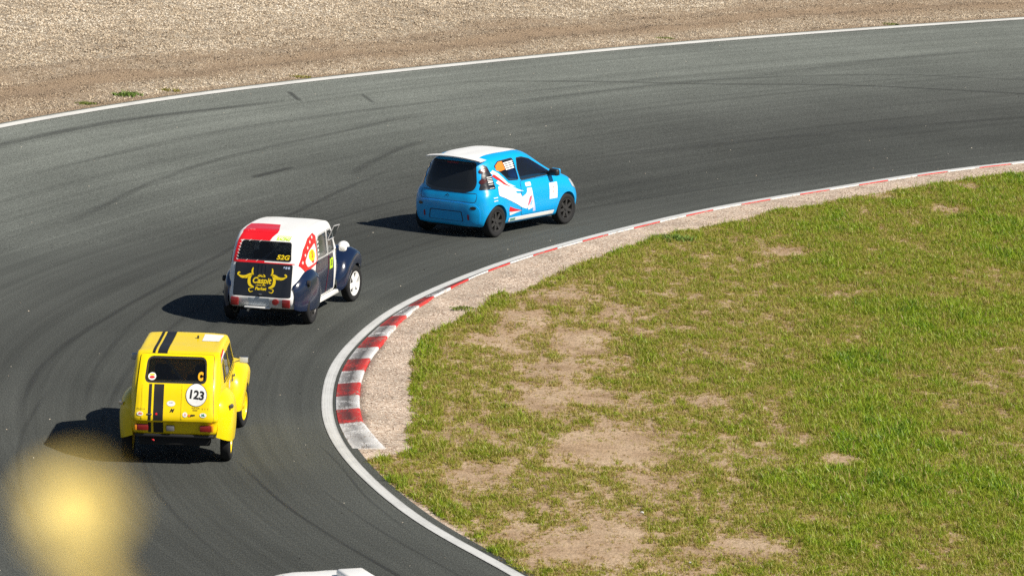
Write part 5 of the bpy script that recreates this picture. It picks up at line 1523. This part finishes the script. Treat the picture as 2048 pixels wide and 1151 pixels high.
def grass_mat():
    M = bpy.data.materials.new('grass'); M.use_nodes = True
    nt = M.node_tree; nt.nodes.clear()
    o = N(nt, 'ShaderNodeOutputMaterial')
    at = N(nt, 'ShaderNodeAttribute', attribute_name='tint', attribute_type='INSTANCER')
    c = ramp(nt, at.outputs['Fac'], [(0.0, (0.405, 0.276, 0.120)), (0.16, (0.460, 0.380, 0.136)), (0.34, (0.386, 0.371, 0.064)), (0.55, (0.304, 0.342, 0.036)), (0.72, (0.267, 0.351, 0.024)), (0.88, (0.313, 0.447, 0.018)), (1.0, (0.147, 0.267, 0.024))])
    d = N(nt, 'ShaderNodeBsdfDiffuse'); t = N(nt, 'ShaderNodeBsdfTranslucent'); g = N(nt, 'ShaderNodeBsdfGlossy')
    g.inputs['Roughness'].default_value = 0.45; g.inputs[0].default_value = (0.9, 0.9, 0.8, 1)
    nt.links.new(c.outputs[0], d.inputs[0]); nt.links.new(c.outputs[0], t.inputs[0])
    m1 = N(nt, 'ShaderNodeMixShader'); m1.inputs[0].default_value = 0.35
    m2 = N(nt, 'ShaderNodeMixShader'); m2.inputs[0].default_value = 0.03
    nt.links.new(d.outputs[0], m1.inputs[1]); nt.links.new(t.outputs[0], m1.inputs[2])
    nt.links.new(m1.outputs[0], m2.inputs[1]); nt.links.new(g.outputs[0], m2.inputs[2])
    nt.links.new(m2.outputs[0], o.inputs[0])
    return M

def stone_mat(name, stops):
    M, nt, b = new_mat(name)
    at = N(nt, 'ShaderNodeAttribute', attribute_name='tint', attribute_type='INSTANCER')
    nt.links.new(ramp(nt, at.outputs['Fac'], stops).outputs[0], b.inputs['Base Color'])
    b.inputs['Roughness'].default_value = 0.85
    b.inputs['Specular IOR Level'].default_value = 0.2
    return M

def stone(seed):
    r = random.Random(seed)
    bm = bmesh.new()
    bmesh.ops.create_icosphere(bm, subdivisions=1, radius=1.0)
    for v in bm.verts:
        k = r.uniform(0.7, 1.15)
        v.co = Vector((v.co.x * k, v.co.y * k * 0.85, v.co.z * k * 0.62))
    return bm_mesh(bm)

M_GRASS = grass_mat()

# ---- infield grass
def bareness(x, y):
    b = np.zeros_like(x)
    for cx_, cy_, a, d in BARE:
        q = np.sqrt(((x - cx_) / a)**2 + ((y - cy_) / d)**2)
        q = q + (fbm(x * 2.2, y * 0.9, 41, 4) - 0.5) * 1.5 + (fbm(x * 9, y * 3.5, 43, 3) - 0.5) * 1.1
        b = np.maximum(b, np.clip(1.45 - q, 0, 1)**1.3)
    return b
n = 1000000
x = rng.uniform(-2.2, 21.5, n); y = rng.uniform(47.0, 98, n)
keep = inside(GRASS_POLY, x, y)
x, y = x[keep], y[keep]
px, py = project(x, y, zg(x, y))
keep = (px > -80) & (px < 3150) & (py < 1330)
x, y = x[keep], y[keep]
edge_d = line_dist(GRASS_EDGE, x, y)
low = fbm(x * 0.55, y * 0.22, 51, 4)
mid_ = fbm(x * 2.0, y * 0.8, 53, 4)
fine = fbm(x * 6.0, y * 3.0, 57, 3)
right = np.clip((x - 1.6 - (y - 52) * 0.06) / 3.2, 0, 1)        # lusher away from the kerb
lush = 0.34 + 0.5 * right + (low - 0.5) * 1.7 + (mid_ - 0.5) * 1.1
lush = np.maximum(lush, 0.5 * np.exp(-(edge_d / 0.35)**2) + 0.35)
bare = bareness(x, y)
thin = np.exp(-((x - 0.9) / 1.5)**2) * np.clip((76 - y) / 6, 0, 1)
lush = lush - 0.16 * thin
dens = np.clip(0.42 + 0.75 * lush + (fine - 0.5) * 1.3, 0.06, 1) * (1 - 0.86 * bare)
near = np.exp(-(edge_d / 0.18)**2)
dens = dens * (1 - 0.6 * near * (fine < 0.55))
keep = rng.random(len(x)) < dens
x, y, lush, bare, fine, mid_ = (a[keep] for a in (x, y, lush, bare, fine, mid_))
z = infield_z(x, y)
k_ = len(x)
tint = np.clip(0.26 + 0.42 * lush + (fine - 0.5) * 0.7 + rng.normal(0, 0.16, k_) - 0.35 * bare, 0.0, 1.0)
dry = rng.random(k_) < np.clip(0.32 - 0.2 * lush + 0.3 * bare, 0.08, 0.55)
tint[dry] = rng.uniform(0.0, 0.25, dry.sum())
scl = np.clip(0.55 + 0.55 * lush + (fine - 0.5) * 0.9, 0.35, 1.5) * rng.uniform(0.6, 1.2, k_) * (1 - 0.4 * bare)
protos = [clump(s, 12, 0.042, 0.060, 1.1) for s in (1, 2, 3)] + [clump(4, 9, 0.070, 0.05, 0.7), clump(5, 5, 0.110, 0.05, 0.45, 0.004)] + [weed(6, 9, 0.065)]
pick = rng.choice(6, k_, p=[0.27, 0.27, 0.24, 0.10, 0.04, 0.08])
scatter('grass', np.c_[x, y, z], {'rot': np.c_[rng.normal(0, .12, k_), rng.normal(0, .12, k_), rng.uniform(0, 6.28, k_)], 'scl': scl, 'tint': tint, 'pick': pick}, protos, M_GRASS,
        'short patchy grass covering the inside of the bend', 'grass')

# ---- stones of the verge behind the kerb
n = 90000
x = rng.uniform(-2.6, 14, n); y = rng.uniform(58.5, 96, n)
d1 = line_dist(BASE_I[::4], x, y)
keep = (d1 > 0.42) & (~inside(GRASS_POLY, x, y) | (line_dist(GRASS_EDGE, x, y) < 0.2)) & inside(list(map(tuple, BASE_I[::6])) + [(45, 100), (45, 40)], x, y)
x, y = x[keep], y[keep]
k_ = len(x)
scatter('verge_stones', np.c_[x, y, infield_z(x, y) + 0.002], {'rot': np.c_[rng.uniform(0, 6.28, (k_, 3))[:, 0] * 0.1, rng.uniform(-.3, .3, k_), rng.uniform(0, 6.28, k_)], 'scl': rng.uniform(0.006, 0.017, k_), 'tint': rng.random(k_), 'pick': rng.integers(0, 4, k_)},
        [stone(s) for s in (11, 12, 13, 14)], stone_mat('verge_stone', [(0.0, (0.12, 0.09, 0.075)), (0.18, (0.36, 0.26, 0.20)), (0.55, (0.58, 0.46, 0.365)), (1.0, (0.76, 0.67, 0.57))]),
        'pale pinkish small stones packed behind the kerb', 'gravel')

# ---- stones of the gravel bed
n = 900000
x = rng.uniform(-24, 25, n); y = rng.uniform(80, 132, n)
keep = ~inside(list(map(tuple, OUT_L[::3])) + [(60, 128), (60, 30), (-10, 30)], x, y)
x, y = x[keep], y[keep]
px, py = project(x, y, zg(x, y))
keep = (px > -700) & (px < 2750) & (py > -260)
x, y = x[keep], y[keep]
t = line_dist(OUT_L[::2], x, y) - 0.14
ea = earth_at(x, y, t)
keep = (t > 0.12) & (rng.random(len(x)) < np.clip(1.02 - 0.5 * ea, 0, 1))
x, y, t, ea = x[keep], y[keep], t[keep], ea[keep]
k_ = len(x)
patch = fbm(x * 0.8, y * 0.5, 61, 4)
tint = np.clip(rng.beta(2.2, 1.8, k_) - 0.42 * ea + (patch - 0.5) * 0.5, 0, 1)
scatter('gravel_stones', np.c_[x, y, np.minimum(zg(x, y), 6) + gravel_rel(x, y, t) + 0.004], {'rot': np.c_[rng.uniform(-.4, .4, k_), rng.uniform(-.4, .4, k_), rng.uniform(0, 6.28, k_)], 'scl': rng.uniform(0.008, 0.028, k_) * (1 - 0.35 * ea), 'tint': tint, 'pick': rng.integers(0, 4, k_)},
        [stone(s) for s in (21, 22, 23, 24)], stone_mat('bed_stone', [(0.0, (0.10, 0.078, 0.06)), (0.12, (0.28, 0.21, 0.145)), (0.45, (0.54, 0.435, 0.31)), (0.8, (0.71, 0.62, 0.485)), (1.0, (0.86, 0.80, 0.70))]),
        'beige rounded stones of the gravel run-off bed', 'gravel')
# ---- grit flung onto the asphalt
n = 900
q = rng.random(n)**2.2
i_ = rng.integers(40, nrow - 20, n)
v_ = np.where(rng.random(n) < 0.6, 1 - q * 0.45, q * 0.6)
gp = I2[i_] * (1 - v_)[:, None] + O2[i_] * v_[:, None] + rng.normal(0, 0.25, (n, 2))
scatter('loose_grit', np.c_[gp, zg(gp[:, 0], gp[:, 1]) + 0.004], {'rot': np.c_[np.zeros(n), np.zeros(n), rng.uniform(0, 6.28, n)], 'scl': rng.uniform(0.005, 0.016, n), 'tint': rng.random(n), 'pick': rng.integers(0, 2, n)},
        [stone(s) for s in (31, 32)], stone_mat('grit_stone', [(0.0, (0.02, 0.02, 0.02)), (0.55, (0.05, 0.045, 0.04)), (0.6, (0.4, 0.33, 0.25)), (1.0, (0.7, 0.65, 0.55))]),
        'loose bits of gravel and rubber lying on the asphalt', 'grit')

# ---- single weed tufts growing along the outer edge line
def tuft(x_, y_, w, h, label, seed, tint_cols, dz=0.0):
    r = random.Random(seed)
    bm = bmesh.new()
    for k in range(int(40 * w / 0.3)):
        a, q = r.uniform(0, 6.28), w * math.sqrt(r.random())
        me_ = clump(seed * 100 + k, 6, h * r.uniform(0.6, 1.1) * (1 - 0.5 * q / w), 0.05, 0.8, 0.010)
        me_.transform(Matrix.Translation((q * math.cos(a), q * math.sin(a) * 0.7, 0)))
        bm.from_mesh(me_); bpy.data.meshes.remove(me_)
    o = link('weed_tuft', bm_mesh(bm), plain('weed_green_%d' % tint_cols, [(0.13, 0.22, 0.03), (0.24, 0.22, 0.04), (0.16, 0.2, 0.035)][tint_cols], 0.7))
    o.location = (x_, y_, float(zg(x_, y_)) + dz)
    tag(o, label, 'weed', 'weed tufts along the track edges')
tuft(-8.15, 93.6, 0.30, 0.14, 'bright green weed tuft beside the outer white line, left of picture', 1, 0)
tuft(-7.35, 94.5, 0.20, 0.09, 'small yellowish tuft just right of the bright green weed', 2, 1)
tuft(-4.75, 97.4, 0.22, 0.06, 'thin brownish tuft at the edge of the gravel bed, upper left', 3, 1)
tuft(-8.9, 92.3, 0.22, 0.06, 'low weed patch left of the bright green weed tuft', 6, 2)
tuft(3.45, 106.5, 0.22, 0.05, 'low tuft on the gravel side of the outer line, top middle', 4, 2)
tuft(9.15, 111.4, 0.22, 0.05, 'low tuft on the gravel side of the outer line, top right', 5, 2)
tuft(-0.80, 71.9, 0.20, 0.06, 'lone green tuft on the pale verge behind the kerb', 7, 2, 0.04)
tuft(2.85, 80.4, 0.42, 0.16, 'tall dark green grass tuft at the verge edge right of the blue car', 8, 0, 0.02)

# ---- a few pale stones lying in the grass
for (x_, y_), r_, lab in (((1.74, 56.16), 0.028, 'small white stone in the grass near the large bare patch at the bottom'), ((5.66, 60.95), 0.026, 'small white stone in the thick grass at lower right'), ((2.26, 53.38), 0.022, 'tiny pale stone at the bottom edge of the grass')):
    o = link('pebble', stone(int(x_ * 100)), M_STICKER, None, 30)
    o.scale = (r_, r_, r_)
    o.location = (x_, y_, float(infield_z(np.array([x_]), np.array([y_]))[0]) + 0.035)
    tag(o, lab, 'stone', 'pale stones in the grass')
# ------------------------------------------------------------------ dune the photographer stands on, with a flowering plant close to the lens
n_ = 60
gx, gy = np.meshgrid(np.linspace(-45, 45, n_), np.linspace(-60, 24, n_), indexing='ij')
r_ = np.hypot(gx * 0.55, np.where(gy > 0, gy, gy * 0.35))
h_ = 10.05 * np.clip(1 - (r_ / 22.0)**1.4, 0, 1)**1.15
h_ = h_ + (fbm(gx * 0.4, gy * 0.4, 71, 3) - 0.5) * 0.5 * np.clip(h_ / 3, 0, 1) * np.clip(r_ / 3, 0, 1) - 0.4 * (h_ <= 0.01)
o = link('dune', grid_mesh(np.stack([gx, gy, h_], -1), attr={'verge': np.zeros_like(gx)}), M_SOIL)
tag(o, kind='structure')

def flower_plant():
    dist = 1.52
    def at(px, py, d=dist):
        v = fw + rt * ((px - 1024) / 9000) - up * ((py - 575.5) / 9000)
        return Vector((0, 0, CAM_H)) + v * d
    root = empty('yellow_flower_plant', (at(150, 1020).x, at(150, 1020).y, 9.6))
    tag(root, 'out of focus plant with yellow flowers right in front of the lens, lower left', 'plant')
    base = root.location
    M_PET = plain('petal_yellow', (0.78, 0.62, 0.20), 0.55)
    M_STEM = plain('plant_stem', (0.16, 0.12, 0.05), 0.7)
    M_LEAF = plain('plant_leaf', (0.10, 0.15, 0.04), 0.6)
    top = at(158, 1150) - base
    stem = link('stem', bm_mesh(tube_bm([(0.0, 0, -0.05), (0.03, 0.02, 0.5), top * 0.75 + Vector((0.01, 0, 0)), top, at(146, 1050) - base], [0.006, 0.005, 0.004, 0.003, 0.002])), M_STEM, root, 60)
    for k in range(14):
        f = 0.15 + 0.75 * k / 14
        z = top.z * f; a = k * 2.4; L = 0.11 * (1.1 - f * 0.6)
        V = []; F = []
        for i, (q, w) in enumerate(((0, .1), (.3, .8), (.6, 1), (.85, .6), (1, .05))):
            c = Vector((math.cos(a) * L * q, math.sin(a) * L * q, z + L * (0.5 * q - 0.45 * q * q)))
            s_ = Vector((-math.sin(a), math.cos(a), 0)) * L * 0.13 * w
            V += [c - s_, c + s_]
        F = [(2 * i, 2 * i + 1, 2 * i + 3, 2 * i + 2) for i in range(4)]
        link('leaf', mesh_from([v + top * f * Vector((1, 1, 0)).x * 0 for v in V], F), M_LEAF, root, 60)
    def flower(px, py, size, d, face):
        c = at(px, py, d) - base
        f = link('flower', bm_mesh(lathe_bm([(0.0006, -0.004), (size * 0.16, 0.0), (size * 0.1, 0.006), (0.0005, 0.007)], 10, 'z', center=c)), M_PET, root, 60)
        fd = Vector(face).normalized()
        q = fd.to_track_quat('Z', 'Y')
        for k in range(5):
            V, F = [], []
            for i in range(6):
                s = i / 5
                w = size * 0.36 * math.sin(math.pi * min(1, 0.12 + 0.80 * s))
                zc = size * (0.25 * s - 0.1 * s * s)
                for j in range(5):
                    u = (j - 2) / 2
                    V.append(c + q @ (Matrix.Rotation(k * 2 * math.pi / 5, 3, 'Z') @ Vector((size * 0.5 * s, u * w, zc + 0.10 * size * u * u * s))))
            F = [(i * 5 + j, (i + 1) * 5 + j, (i + 1) * 5 + j + 1, i * 5 + j + 1) for i in range(5) for j in range(4)]
            link('petal', mesh_from(V, F), M_PET, f, 60)
    flower(150, 1030, 0.031, dist, (0.15, -1, 0.55))
    flower(185, 1200, 0.022, dist + 0.02, (0.1, -1, 0.4))
    flower(212, 1010, 0.013, dist + 0.05, (0.7, -1, 0.2))
    flower(90, 1040, 0.010, dist - 0.03, (-0.9, -0.7, 0.2))
flower_plant()
